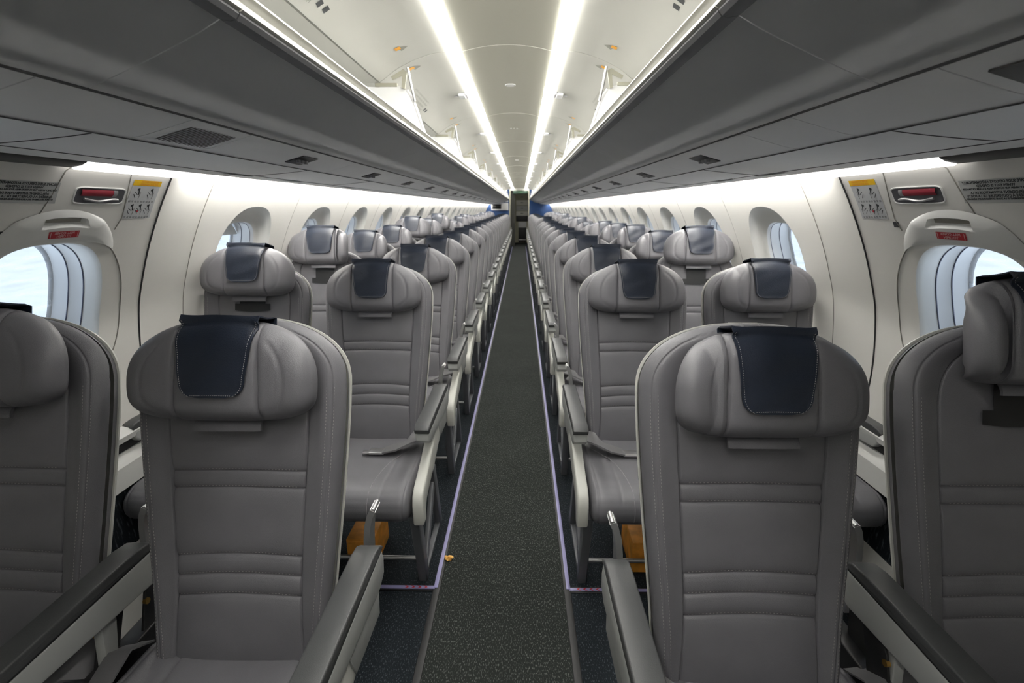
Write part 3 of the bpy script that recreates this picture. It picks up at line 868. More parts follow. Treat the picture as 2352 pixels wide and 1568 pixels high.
    m = MB(); m.grid(lambda u, v: q(1.515 + 0.115 * u + 0.0 * v, 1.367 + 0.116 * v, 0.001), lin(0, 1, 6), lin(0, 1, 10), flip=side > 0)
    m.build('sticker_sheet', M['sticker'], ps)
    m = MB(); m.grid(lambda u, v: q(1.515 + 0.115 * u, 1.467 + 0.0160 * v, 0.0016), lin(0, 1, 6), lin(0, 1, 4), flip=side > 0)
    m.build('yellow_header', M['yellow'], ps)
    m = MB()
    for body, z in (('NOTICE TO PASSENGERS', 1.4790), ('AVIS AUX PASSAGERS', 1.4712)):
        put_text(m, body, 0.007, lambda a, c: q(1.580 + side * a, z + c, 0.0021), width=0.075, bold=0.0004)
    m.build('header_text', M['amber'], ps, smooth=False)
    m = MB()
    rnd = random.Random(3)
    def quad(yc_, zc_, w_, h_, an):
        pts = []
        for a_, c_ in ((-1, -1), (1, -1), (1, 1), (-1, 1)):
            dx, dz = a_ * w_ / 2, c_ * h_ / 2
            pts.append(q(yc_ + dx * math.cos(an) - dz * math.sin(an), zc_ + dx * math.sin(an) + dz * math.cos(an), 0.0018))
        m.add(pts, [(0, 1, 2, 3)])
    for (cy, cz) in ((1.545, 1.446), (1.600, 1.446), (1.540, 1.398), (1.573, 1.398), (1.607, 1.398)):
        quad(cy, cz + 0.010, 0.010, 0.006, 0.4)            # head / hair
        quad(cy + 0.004, cz + 0.002, 0.004, 0.016, 0.3)    # torso
        quad(cy - 0.006, cz - 0.002, 0.016, 0.0018, -0.5)  # arm
        quad(cy - 0.010, cz - 0.010, 0.0022, 0.015, 0.7)   # leg
        quad(cy + 0.010, cz - 0.008, 0.0015, 0.020, -0.15) # wall line
    for z in (1.4215, 1.4185, 1.3745, 1.3715):
        for k in range(9):
            quad(1.523 + 0.0118 * k, z, 0.0092 - 0.003 * rnd.random(), 0.0013, 0)
    m.build('pictogram', M['ink'], ps, smooth=False)
    m = MB(); m.add([q(1.562, 1.388, 0.0022), q(1.569, 1.386, 0.0022), q(1.571, 1.392, 0.0022), q(1.564, 1.394, 0.0022)], [(0, 1, 2, 3)])
    m.build('red_mark', M['red'], ps, smooth=False)
    tag(ps, 'instruction sticker with a yellow header and small figure drawings beside the %s exit hatch' % nm, 'sticker', 'exit instruction stickers')
    # black on white text placard, nearer the camera
    tp = empty('slide_placard', wpt(side, 1.10, 1.46)); inv5 = -tp.location
    yc_ = 1.19 if side < 0 else 1.15
    m = MB(); m.grid(lambda u, v: wpt(side, yc_ - 0.09 + 0.18 * u, 1.411 + 0.052 * v, 0.001) + inv5, lin(0, 1, 6), lin(0, 1, 6), flip=side > 0)
    m.build('placard_sheet', M['placard'], tp)
    m = MB()
    for body, z, s_, w in (('ESCAPE SLIDE DEPLOYS AUTOMATICALLY', 1.4575, 0.008, 0.162), ('WHEN EXIT IS OPENED', 1.4495, 0.0075, 0.092),
                        ('USE ONLY WHEN THE OUTSIDE AREA IS CLEAR OF DANGER', 1.443, 0.005, 0.168), ('D\u00c9PLOIEMENT AUTOMATIQUE DE LA', 1.4345, 0.0075, 0.132),
                        ('GLISSI\u00c8RE \u00c0 L\'OUVERTURE DE LA PORTE', 1.427, 0.0075, 0.155), ('OUVRIR SEULEMENT SI LA ZONE EXT\u00c9RIEURE EST D\u00c9GAG\u00c9E', 1.4205, 0.005, 0.162)):
        put_text(m, body, s_, lambda a, c: wpt(side, yc_ + side * a, z + c, 0.0018) + inv5, width=w, bold=0.0003)
    m.build('placard_text', M['ink'], tp, smooth=False)
    tag(tp, 'grey placard with six lines of mirrored black writing at the %s frame edge' % nm, 'placard', 'exit text placards')
    if side > 0:
        m = MB(); cy, cz = 1.49, 1.352
        m.grid(lambda u, v: wpt(1, cy + 0.011 * u, cz + 0.008 * v, 0.0015), lin(-1, 1, 3), lin(-1, 1, 3), flip=True)
        o = m.build('indicator_square', M['ink'], None)
        tag(o, 'small black rectangular indicator on the right hatch beside the handle cover', 'indicator')
        m = MB(); m.tube([wpt(1, 0.99, z, 0.03) for z in (1.30, 1.40, 1.49)], 0.008, 8)
        m.tube([wpt(1, 0.99, 1.485, 0.0), wpt(1, 0.99, 1.485, 0.035)], 0.010, 8)
        o = m.build('assist_bar', M['chrome'])
        tag(o, 'short chrome rod hanging at the upper right frame edge beside the hatch', 'rod')
    else:
        m = MB(); cy, cz = 1.165, 1.335
        m.grid(lambda u, v: wpt(-1, cy + 0.012 * u, cz + 0.010 * v, 0.0015), lin(-1, 1, 3), lin(-1, 1, 3))
        o = m.build('indicator_square', M['ink'], None)
        tag(o, 'small black indicator at the left frame edge above the exit window', 'indicator')

# ---------------------------------------------------------------- seats
RECL = math.radians(15.0)
BASEZ, BL = 0.43, 0.77
eb = Vector((0, math.sin(RECL), math.cos(RECL)))      # up along the back
nb = Vector((0, -math.cos(RECL), math.sin(RECL)))     # out of the front face
def bp(x, t, off=0.0):
    return Vector((x, 0, BASEZ)) + eb * t + nb * off
T0 = 0.625
def half_w(t):
    w = smooth_interp([(0.0, 0.188), (0.15, 0.195), (0.35, 0.212), (0.55, 0.226), (0.66, 0.228), (0.77, 0.228)], t)
    if t > T0:
        k = (t - T0) / (BL - T0)
        w *= max(0.0, 1 - k ** 2.25) ** (1 / 2.25)
    return w
def seam_x(t):
    w = half_w(t)
    s = smooth_interp([(0.0, 0.146), (0.12, 0.137), (0.25, 0.138), (0.40, 0.145), (0.55, 0.152), (0.77, 0.155)], t)
    if t > 0.60:
        k = min(1, (t - 0.60) / (0.735 - 0.60))
        s *= max(0.0, 1 - k ** 2.4) ** (1 / 2.4)
    return max(0.02, min(s, w * 0.82))
SEAMS_T = [(0.16, 0.010), (0.205, 0.009), (0.248, 0.008), (0.397, 0.003), (0.434, 0.003)]
def back_front(x, t, tt):
    """relief of the leather front; tt is the flow parameter aligned with the seams"""
    w = half_w(t); ax = abs(x); sx = seam_x(t)
    rho = ax / max(w, 1e-4)
    if t > T0:
        k = (t - T0) / (BL - T0)
        rho = min(1.0, ((ax / 0.228) ** 2.25 + k ** 2.25) ** (1 / 2.25))
    d = (1 - rho) * 0.21
    r = 0.032
    edge = -r * (1 - math.sqrt(max(0.0, 1 - (1 - min(1, d / r)) ** 2)))
    if ax < sx:
        z = 0.006 * (1 - (ax / sx) ** 4)
        for i, (s_, a_) in enumerate(SEAMS_T):
            z -= 0.0040 * gauss(tt - s_, 0.0030) + 0.0035 * gauss(tt - s_, 0.014)
        if tt < 0.09: z -= 0.010 * ((0.09 - tt) / 0.09) ** 2
        z *= 1
    else:
        z = 0.010 * ss(0, 1, (ax - sx) / 0.045)
        z *= 1 - 0.5 * ss(0.58, 0.72, t)
    z -= 0.0042 * gauss(ax - sx, 0.0019)
    z -= 0.0024 * gauss(d - 0.020, 0.0018)
    return z + edge
def fine(vals, centers, offs=(0.002, 0.0045, 0.008, 0.014)):
    out = set(round(v, 5) for v in vals)
    for c in centers:
        out.add(round(c, 5))
        for o in offs: out.add(round(c - o, 5)); out.add(round(c + o, 5))
    lo, hi = vals[0], vals[-1]
    o2 = sorted(v for v in out if lo <= v <= hi)
    res = [o2[0]]
    for v in o2[1:]:
        if v - res[-1] > 0.0011: res.append(v)
    return res
def make_backrest():
    ts = fine(lin(0, T0, 36), [s for s, _ in SEAMS_T]) + [T0 + (BL - T0) * math.sin(PI / 2 * k / 26) for k in range(1, 27)]
    ts[-1] = BL - 0.0004
    # columns: centre panel v in 0..1, bolster v in 1..2
    half = [0, .12, .25, .38, .5, .62, .73, .82, .88, .92, .95, .968, .98, .988, .994, 1.0, 1.012, 1.025, 1.045, 1.08, 1.13, 1.2, 1.28, 1.36, 1.44, 1.5] + lin(1.53, 1.93, 19) + [1.955, 1.975, 1.99, 2.0]
    cols = [-v for v in half[:0:-1]] + half
    def arch(x, t):
        # seams bow upwards in the middle of the lower panel
        k = interp([(0, .004), (0.15, 0.010), (0.25, 0.009), (0.40, 0.004), (0.6, 0.0), (0.8, 0)], t)
        return k * (1 - min(1, (x / 0.14) ** 2)) if t < 0.6 else 0.0
    def f(v, t):
        a = abs(v); s = 1 if v >= 0 else -1
        w, sx = half_w(t), seam_x(t)
        x = a * sx if a <= 1 else sx + (a - 1) * (w - sx)
        return bp(s * x, t + arch(x, t), back_front(x, t, t))
    m = MB().grid(f, cols, ts)
    # side band joining the front to the shell
    n = len(cols)
    def side_path():
        L_ = [(-half_w(t), t) for t in ts]; R_ = [(half_w(t), t) for t in ts[::-1]]
        return L_ + R_
    sp = side_path()
    m.grid(lambda i, k: bp(sp[int(i)][0] * (1 - 0.02 * k), sp[int(i)][1] - (0.004 * k if sp[int(i)][1] > T0 else 0), -0.032 - 0.020 * k), list(range(len(sp))), [0, 0.5, 1.0], flip=False)
    m.grid(lambda v, k: f(v, ts[0]) + (bp(0, 0, -0.052 * k) - bp(0, 0, 0)), cols, [0, 1], flip=True)
    return m.mesh('backrest', M['leather'], ang=75)
def make_shell():
    ts = lin(0.02, T0, 16) + [T0 + (BL - T0) * math.sin(PI / 2 * k / 16) for k in range(1, 17)]
    m = MB()
    g = 0.0015
    def w2(t):
        tt = min(t, BL); return half_w(tt) + g
    def f(u, t):
        w = w2(t) if t < BL - 0.001 else 0.03
        x = u * w
        e = 1 - abs(u)
        dep = 0.050 + 0.026 * min(1, math.sqrt(e / 0.25)) * (1 if t < 0.6 else max(0.2, 1 - (t - 0.6) / 0.19))
        return bp(x, t + (g if t > T0 else 0), -dep)
    us = [-1, -.97, -.92, -.85, -.7, -.4, 0, .4, .7, .85, .92, .97, 1]
    m.grid(f, us, ts, flip=True)
    sp = [(-w2(t) if t < BL - .001 else -0.03, t) for t in ts] + [(w2(t) if t < BL - .001 else 0.03, t) for t in ts[::-1]]
    m.grid(lambda i, k: bp(sp[int(i)][0], sp[int(i)][1] + (g if sp[int(i)][1] > T0 else 0), -0.046 - 0.004 * k), list(range(len(sp))), [0, 1])
    m.grid(lambda i, k: bp(sp[int(i)][0] * (1 - 0.05 * k), sp[int(i)][1] + (g * (1 - 3 * k) if sp[int(i)][1] > T0 else 0), -0.046), list(range(len(sp))), [0, 1], flip=True)
    return m.mesh('back_shell', M['shell'], ang=50)

# headrest local frame: x across, s up along the back, n out of the back; origin on the back plane at the headrest's bottom centre
HA, HT, HB, HS0 = 0.203, 0.128, 0.082, 0.082
def head_pt(x, s, off, wl, wr):
    """apply wing folding: the part beyond |x|>0.085 turns forward by angle wl / wr"""
    h = 0.094
    ang = wl if x < 0 else wr
    if abs(x) > h:
        d = abs(x) - h
        sg = -1 if x < 0 else 1
        bend = 0.055
        k = min(1.0, d / bend)
        if d < bend:
            dx, dn = d * math.cos(ang * k / 2), d * math.sin(ang * k / 2)
        else:
            dx = bend * math.cos(ang / 2) + (d - bend) * math.cos(ang); dn = bend * math.sin(ang / 2) + (d - bend) * math.sin(ang)
        x2 = sg * (h + dx) - sg * math.sin(ang * k) * off * 0.8; n2 = dn + off * math.cos(ang * k)
        return Vector((x2, s, n2))
    return Vector((x, s, off))
def head_rho(x, s):
    ds = s - HS0
    p = 2.25 if ds > 0 else 3.6
    b = HT if ds > 0 else HB
    return ((abs(x) / HA) ** p + (abs(ds) / b) ** p) ** (1 / p)
def head_front(x, s):
    rho = min(1.0, head_rho(x, s)); d = (1 - rho) * 0.105
    r = 0.042
    z = 0.076 - r * (1 - math.sqrt(max(0, 1 - (1 - min(1, d / r)) ** 2))) + 0.006 * (1 - rho ** 2)
    z -= 0.0060 * gauss(abs(x) - (0.086 - 0.02 * s), 0.0026) + 0.003 * gauss(abs(x) - (0.086 - 0.02 * s), 0.010)
    if abs(x) > 0.09: z -= 0.0028 * gauss(d - 0.022, 0.0020) * ss(0.09, 0.12, abs(x)) * ss(0.0, 0.02, s)
    return z
def bot_s(x): return HS0 - HB * max(0, 1 - (abs(x) / HA) ** 3.6) ** (1 / 3.6)
def make_headrest(wl, wr):
    m = MB()
    hx = sorted(set([0.0, .02, .04, .055, .065, .072, .076, .079, .081, .083, .085, .087, .090, .095, .101, .108, .115, .122, .130] + [round(HA * math.sin(a), 5) for a in lin(0.72, PI / 2, 26)]))
    xs = [-x for x in hx[:0:-1]] + hx
    xs[0] = -HA + 1e-6; xs[-1] = HA - 1e-6
    vs = [0.5 - 0.5 * math.cos(PI * k / 44) for k in range(45)]
    def S(x, v): b_, t_ = bot_s(x), top_s(x); return b_ + (t_ - b_) * v
    m.grid(lambda x, v: head_pt(x, S(x, v), head_front(x, S(x, v)), wl, wr), xs, vs)
    edge = [(x, 0.0) for x in xs] + [(x, 1.0) for x in xs[::-1]]
    def rim(k, off):
        return [head_pt(x * k, HS0 + (S(x, v) - HS0) * k, off, wl, wr) for x, v in edge]
    rings = [rim(1.0, 0.034), rim(1.0, 0.026), rim(0.995, 0.018), rim(0.975, 0.009), rim(0.93, 0.004), rim(0.7, 0.003), rim(0.0, 0.003)]
    N = len(edge); b0 = len(m.v)
    for r_ in rings: m.v += [tuple(p) for p in r_]
    for j in range(len(rings) - 1):
        for i in range(N):
            m.f.append((b0 + j * N + i, b0 + (j + 1) * N + i, b0 + (j + 1) * N + (i + 1) % N, b0 + j * N + (i + 1) % N))
    return m
def to_back(v): return Vector((v.x, 0, 0)) + eb * v.y + nb * v.z
def head_mesh(wl, wr):
    m = make_headrest(wl, wr)
    m.v = [tuple(to_back(Vector(p))) for p in m.v]
    return m.mesh('headrest', M['leather'], ang=80)
def top_s(x): return HS0 + HT * max(0, 1 - (abs(x) / HA) ** 2.25) ** (1 / 2.25)
def pad_mesh(seed):
    rnd = random.Random(seed); sk = rnd.uniform(-0.006, 0.006)
    m = MB()
    # v: 0 = back hem, then over the top, 1 = front hem
    vs = lin(0, 1, 44); us = lin(-1, 1, 25)
    def f(u, v, th=0.0):
        wt = 0.080
        if v < 0.12:
            k = v / 0.12; s = top_s(0) - 0.05 + 0.05 * k; n = -0.004 - th; hw = wt
            sx = u * hw + sk
            return (sx, s + 0.006 * abs(u) ** 3 * k, n + 0.0)
        if v < 0.26:
            k = (v - 0.12) / 0.14
            ang = k * PI / 2
            sx = u * wt + sk
            ts_ = top_s(sx) + 0.006 + 0.007 * abs(u) ** 4 + th
            depth = 0.030
            return (sx, ts_ - 0.002 * math.sin(k * PI) * (1 + math.sin(u * 9 + seed)), 0.000 + (0.064 + th) * k)
        k = (v - 0.26) / 0.74
        tot = 0.158
        hw = wt - 0.018 * k
        rc = 0.030
        s_low = 1 - k
        ds = k * tot
        # rounded lower corners
        rem = tot - ds
        if rem < rc: hw -= rc - math.sqrt(max(0, rc * rc - (rc - rem) ** 2))
        sx = u * hw + sk * (1 - k)
        s0 = top_s(sx) + 0.005 + 0.006 * abs(u) ** 4
        s = s0 - ds * (1 + 0.0 * abs(u)) - (0.006 + 0.006 * abs(u) ** 4) * k * 0.7
        hf = 0.066 if head_rho(sx, min(s, top_s(0) - 0.002)) > 0.99 else head_front(sx, s)
        base = max(hf, 0.056) + 0.0045
        wr = 0.0012 * math.sin(u * 5 + seed + k * 3) * (1 - k) + 0.0008 * math.sin(k * 16 + u * 3 + seed)
        bl = ss(0, 0.12, k)
        n = (0.064) * (1 - bl) + base * bl + wr * bl
        edge = 0.0015 if (rem < 0.006 or abs(u) > 0.93) else 0
        return (sx, s, n + th + edge)
    def P(u, v, th): return to_back(Vector(f(u, v, th)))
    m.grid(lambda u, v: P(u, v, 0.002), us, vs, flip=True)
    m.grid(lambda u, v: P(u, v, -0.001), us, vs)
    for uu in (-1, 1):
        m.grid(lambda th, v: P(uu, v, th), [-0.001, 0.002], vs, flip=uu < 0)
    m.grid(lambda u, th: P(u, 1, th), us, [-0.001, 0.002])
    me = m.mesh('headrest_cover', M['pad'], ang=60)
    st = MB()
    vv = lin(0.30, 0.985, 70)
    for uu in (-0.94, 0.94):
        for a, b in list(zip(vv, vv[1:]))[::2]:
            pa, pb = P(uu, a, 0.0035), P(uu, b, 0.0035)
            st.tube([pa, pb], 0.0005, 4)
    uu = lin(-0.8, 0.8, 40)
    for a, b in list(zip(uu, uu[1:]))[::2]: st.tube([P(a, 0.975, 0.0035), P(b, 0.975, 0.0035)], 0.0005, 4)
    sm = st.mesh('stitching', M['stitch'], False)
    return me, sm
def flap_mesh():
    m = MB()
    def f(u, v): return to_back(Vector((u * 0.070 + 0.002, 0.004 - 0.026 * v, 0.030 + 0.010 * math.sin(v * 2.0) - 0.002 * abs(u))))
    m.grid(f, lin(-1, 1, 9), lin(0, 1, 7), flip=True)
    m.grid(lambda u, v: f(u, v) + nb * -0.006, lin(-1, 1, 9), lin(0, 1, 7))
    for u in (-1, 1): m.grid(lambda k, v: f(u, v) + nb * -0.006 * k, [0, 1], lin(0, 1, 7), flip=u < 0)
    m.grid(lambda u, k: f(u, 1) + nb * -0.006 * k, lin(-1, 1, 9), [0, 1], flip=True)
    return m.mesh('headrest_flap', M['leather'], ang=50)
def stitch_mesh():
    m = MB()
    for s_, a_ in SEAMS_T:
        xs = lin(-0.128, 0.128, 72)
        for k in range(0, 71, 2):
            for off_t in (0.0045,):
                pa, pb = xs[k], xs[k] + (xs[k + 1] - xs[k]) * 0.7
                def q(x):
                    ar = interp([(0, .004), (0.15, 0.010), (0.25, 0.009), (0.40, 0.004), (0.6, 0)], s_) * (1 - min(1, (x / 0.14) ** 2))
                    tt = s_ + off_t
                    return bp(x, tt + ar, back_front(x, tt, tt) + 0.0006)
                m.tube([q(pa), q(pb)], 0.00045, 4)
    for sg in (-1, 1):
        tts = lin(0.02, 0.62, 170)
        for a, b in list(zip(tts, tts[1:]))[::2]:
            for rho in (0.86, 0.925):
                xa = half_w(a) * rho; xb = half_w(b) * rho
                m.tube([bp(sg * xa, a, back_front(xa, a, a) + 0.0006), bp(sg * xb, b, back_front(xb, b, b) + 0.0006)], 0.00045, 4)
    return m.mesh('stitching', M['stitch'], False)
def cushion_mesh():
    # side profile (y,z) of the cushion, clockwise, then lofted in x with rounded ends
    prof = []
    top = [(0.05, 0.452), (0.0, 0.458), (-0.06, 0.462), (-0.14, 0.463), (-0.22, 0.465), (-0.30, 0.468), (-0.36, 0.468), (-0.395, 0.463), (-0.420, 0.450), (-0.436, 0.430), (-0.443, 0.405), (-0.440, 0.380), (-0.430, 0.362), (-0.412, 0.352)]
    bot = [(-0.38, 0.350), (-0.25, 0.350), (-0.1, 0.350), (0.05, 0.352), (0.068, 0.375), (0.070, 0.42), (0.066, 0.44)]
    def dens(p, n=3):
        out = []
        for a, b in zip(p, p[1:]):
            for k in range(n): out.append((a[0] + (b[0] - a[0]) * k / n, a[1] + (b[1] - a[1]) * k / n))
        return out + [p[-1]]
    pr = dens(top, 3) + dens(bot, 2)
    cy, cz = -0.19, 0.408
    xs = [-0.232, -0.2305, -0.227, -0.221, -0.214, -0.211, -0.208, -0.205, -0.20, -0.19, -0.17, -0.15, -0.135, -0.131, -0.127, -0.12, -0.08, 0]
    xs = xs + [-x for x in xs[-2::-1]]
    m = MB(); N = len(pr)
    for x in xs:
        ax = abs(x)
        e = min(1, (0.232 - ax) / 0.028); ins = 0.028 * (1 - math.sqrt(max(0, 1 - (1 - e) ** 2)))
        gro = 0.0035 * gauss(ax - 0.208, 0.0035)
        for (y, z) in pr:
            dy, dz = y - cy, z - cz
            # inset perpendicular-ish: shrink both spans
            yy = cy + dy * (1 - (ins + gro) / 0.25); zz = cz + dz * (1 - (ins + gro) / 0.057)
            # seat insert seam: arc from the front to the rear on top
            if z > 0.43:
                seam = 0.148 - 0.22 * max(0, y + 0.20) ** 1.5
                zz -= 0.004 * gauss(ax - 0.131, 0.004) * (1 if y > -0.43 else 0)
                zz -= 0.006 * (1 - (ax / 0.2) ** 2) * ss(-0.44, -0.2, y) if ax < 0.2 else 0
                zz += 0.0012 * math.sin(x * 31 + y * 23) * math.sin(y * 40 + 1)
            m.v.append((x, yy, zz))
    for j in range(len(xs) - 1):
        for i in range(N):
            m.f.append((j * N + i, (j + 1) * N + i, (j + 1) * N + (i + 1) % N, j * N + (i + 1) % N))
    m.f.append(tuple(range(N))[::-1]); m.f.append(tuple((len(xs) - 1) * N + i for i in range(N)))
    me = m.mesh('seat_cushion', M['leather'], ang=75)
    bm = bmesh.new(); bm.from_mesh(me); bmesh.ops.recalc_face_normals(bm, faces=bm.faces[:]); bm.to_mesh(me); bm.free()
    me.shade_smooth(); me.set_sharp_from_angle(angle=math.radians(75))
    return me

def piping_mesh():
    top = [(-0.443, 0.405), (-0.436, 0.430), (-0.420, 0.450), (-0.395, 0.463), (-0.36, 0.468), (-0.30, 0.468), (-0.22, 0.465), (-0.14, 0.463), (-0.06, 0.462)]
    out = []
    for sg in (-1, 1):
        path = [(0.192, -0.085), (0.165, -0.115), (0.135, -0.155), (0.112, -0.205), (0.100, -0.26), (0.094, -0.32), (0.091, -0.37), (0.090, -0.405), (0.090, -0.425), (0.090, -0.437), (0.090, -0.4425)]
        m = MB(); pts = []
        for x, y in path:
            z = interp(top, y) - 0.006 * (1 - (x / 0.2) ** 2) * ss(-0.44, -0.2, y)
            pts.append((sg * x, y, z + 0.0002))
        pts += [(sg * 0.090, -0.4435, 0.395), (sg * 0.091, -0.4405, 0.378)]
        m.tube(pts, 0.0016, 6); out.append(m.mesh('cushion_piping', M['piping']))
    return out
def arm_parts(x, outer, root, kind):
    """armrest centred on x; outer = +1/-1 direction of the aisle, 0 for the centre one"""
    a = MB()
    W_ = 0.052
    # body under the cap
    pr = [(-0.315, 0.640), (-0.318, 0.612), (-0.300, 0.594), (-0.10, 0.578), (0.10, 0.560), (0.135, 0.575), (0.140, 0.610), (0.130, 0.640)]
    a.prism(pr, x - W_ / 2, x + W_ / 2, 'x', 0.006, 3)
    arm = a.build('armrest', M['armbody'], root, ang=45, fix=True)
    c = MB()
    top = [(-0.322, 0.642), (-0.325, 0.654), (-0.315, 0.664), (-0.28, 0.668), (0.08, 0.668), (0.115, 0.662), (0.135, 0.648), (0.138, 0.642)]
    c.prism(top, x - W_ / 2 - 0.001, x + W_ / 2 + 0.001, 'x', 0.004, 3)
    c.build('armrest_cap', M['cap'], arm, ang=50, fix=True)
    g = MB(); g.prism([(-0.318, 0.6385), (-0.318, 0.6425), (0.133, 0.6425), (0.133, 0.6385)], x - W_ / 2 + 0.001, x + W_ / 2 - 0.001, 'x')
    g.build('armrest_joint', M['black'], arm, fix=True)
    # curved rear bracket
    b = MB()
    cl = [(0.150, 0.50), (0.160, 0.58), (0.168, 0.64), (0.180, 0.69), (0.200, 0.725), (0.222, 0.742), (0.232, 0.736)]
    hook = outer if outer else (-1 if kind == 'cr' else 1)
    bx = x - hook * 0.016
    pts = [(0.0, 0.50), (0.0, 0.60), (0.002, 0.65), (0.007, 0.69), (0.014, 0.715), (0.022, 0.731)]
    b.ribbon([(bx + hook * px, 0.165, z) for px, z in pts], 0.040, 0.014, (0, 1, 0))
    b.tube([(bx + hook * 0.022, 0.146, 0.731), (bx + hook * 0.022, 0.184, 0.731)], 0.0055, 10)
    b.build('recline_bracket', M['metal'], root, ang=60)
def mechanism(x, root, s):
    m = MB()
    m.box(x - 0.022, x + 0.022, -0.06, 0.16, 0.36, 0.47, 0.004)
    m.prism([(-0.05, 0.44), (0.02, 0.46), (0.06, 0.56), (0.03, 0.60), (-0.01, 0.55)], x - 0.016, x - 0.010, 'x', 0.001, 1)
    m.prism([(0.05, 0.44), (0.12, 0.46), (0.14, 0.58), (0.10, 0.59)], x + 0.008, x + 0.014, 'x', 0.001, 1)
    mo_ = m.build('recline_mechanism', M['black'], root, ang=45, fix=True)
    k = MB(); k.prism([(-0.035, 0.45), (-0.005, 0.45), (0.02, 0.575), (-0.02, 0.58)], x - s * 0.002 - 0.010, x - s * 0.002 + 0.010, 'x', 0.002, 1)
    k.build('support_plate', M['armbody'], mo_, ang=45, fix=True)
    for yy, zz, xx in ((-0.012, 0.535, x - 0.018), (0.085, 0.53, x + 0.010)):
        k = MB(); k.tube([(xx, yy, zz), (xx + 0.008, yy, zz)], 0.007, 12)
        k.build('pivot_bolt', M['brass'], mo_)
def side_panel(x, s, root):
    # light fascia beside the cushion on the aisle side
    p = MB()
    pr = [(-0.385, 0.345), (-0.425, 0.345), (-0.430, 0.360), (-0.432, 0.420), (-0.422, 0.455), (-0.395, 0.475), (-0.30, 0.500), (-0.20, 0.535), (-0.13, 0.575), (-0.08, 0.60), (0.10, 0.60), (0.12, 0.55), (0.10, 0.50), (0.0, 0.50), (-0.10, 0.48), (-0.20, 0.445), (-0.30, 0.425), (-0.36, 0.405), (-0.38, 0.385)]
    p.prism(pr, x - 0.019, x + 0.019, 'x', 0.007, 3)
    sp = p.build('side_panel', M['shell'], root, ang=45, fix=True)
    r = MB()
    r.prism([(-0.06, 0.50), (0.10, 0.49), (0.11, 0.585), (-0.04, 0.615), (-0.10, 0.60)], x + s * 0.017 - 0.004, x + s * 0.017 + 0.006, 'x', 0.003, 2)
    r.build('control_cover', M['armbody'], sp, ang=45, fix=True)
def legs(x, root, bar=None):
    f = MB()
    f.prism([(-0.300, 0.0), (-0.262, 0.0), (-0.330, 0.345), (-0.385, 0.345)], x - 0.017, x + 0.017, 'x', 0.004, 2)
    f.build('front_leg', M['legpaint'], root, ang=45, fix=True)
    r = MB()
    r.prism([(0.04, 0.0), (0.085, 0.0), (-0.02, 0.35), (-0.07, 0.35)], x - 0.014, x + 0.014, 'x', 0.004, 2)
    r.prism([(-0.275, 0.03), (-0.245, 0.02), (0.0, 0.28), (-0.03, 0.30)], x - 0.009, x + 0.009, 'x', 0.002, 1)
    r.box(x - 0.012, x + 0.012, -0.30, 0.09, 0.0, 0.022, 0.004)
    r.build('rear_leg', M['legpaint'], root, ang=45, fix=True)
    if bar:
        b = MB(); b.tube([(bar[0], -0.262, 0.075), (bar[1], -0.262, 0.075)], 0.009, 10)
        b.build('luggage_bar', M['metal'], root)
    t = MB()
    for y in (-0.26, -0.02): t.tube([(-0.226, y, 0.335), (0.226, y, 0.335)], 0.016, 12)
    t.build('seat_spar', M['steel'], root)
def belt_parts(s, root, aisle):
    """strap lying over the rear of the cushion with a metal end; s = side it is anchored on"""
    m = MB()
    x0 = s * 0.236
    pts = [(x0, 0.035, 0.42), (s * 0.232, -0.01, 0.475), (s * 0.212, -0.075, 0.515), (s * 0.165, -0.115, 0.500), (s * 0.115, -0.130, 0.484), (s * 0.065, -0.140, 0.474)]
    m.ribbon(pts, [0.06, 0.08, 0.095, 0.090, 0.070, 0.050], 0.006, [(0, 0.9, 0.3), (0, 1, 0.1), (0.1 * s, 1, -0.2), (0.2 * s, 1, -0.1), (0.2 * s, 1, 0), (0.2 * s, 1, 0)])
    b = m.build('seat_belt', M['belt'], root, ang=70)
    k = MB()
    k.box(s * 0.045 - 0.03, s * 0.045 + 0.03, -0.163, -0.123, 0.468, 0.478, 0.003)
    k.box(s * 0.005 - 0.014, s * 0.005 + 0.012, -0.160, -0.136, 0.469, 0.474, 0.001)
    k.build('belt_buckle', M['metal'], b, ang=45)
    h = MB()
    xx = -s * 0.236
    h.ribbon([(xx, 0.04, 0.46), (xx + s * 0.004, -0.02, 0.50), (xx + s * 0.010, -0.09, 0.482), (xx + s * 0.02, -0.16, 0.474), (xx + s * 0.03, -0.21, 0.472)], 0.050, 0.004, (1, 0.0, 0.15))
    h.build('lap_strap', M['belt'], root, ang=70)

BACK_ME, SHELL_ME, FLAP_ME, CUSH_ME, ST_ME = make_backrest(), make_shell(), flap_mesh(), cushion_mesh(), stitch_mesh()
pk = MB(); pk.grid(lambda u, v: bp(u * 0.076, 0.565 + 0.030 - 0.034 * (1 - v) * (1 - 0.15 * u * u), 0.0115), lin(-1, 1, 9), lin(0, 1, 3))
pk.grid(lambda u, v: bp(u * 0.055, 0.595 + 0.07 * v, 0.012), lin(-1, 1, 3), lin(0, 1, 3))
POCK_ME = pk.mesh('headrest_pocket', M['black'])
PIPE_ME = piping_mesh()
PADS = [pad_mesh(k) for k in range(4)]
HEADS = {}
def head_for(wl, wr):
    key = (round(wl, 2), round(wr, 2))
    if key not in HEADS: HEADS[key] = head_mesh(*key)
    return HEADS[key]
def mobj(name, me, parent, loc=(0, 0, 0)):
    o = bpy.data.objects.new(name, me); COL.objects.link(o); o.parent = parent; o.location = loc; return o

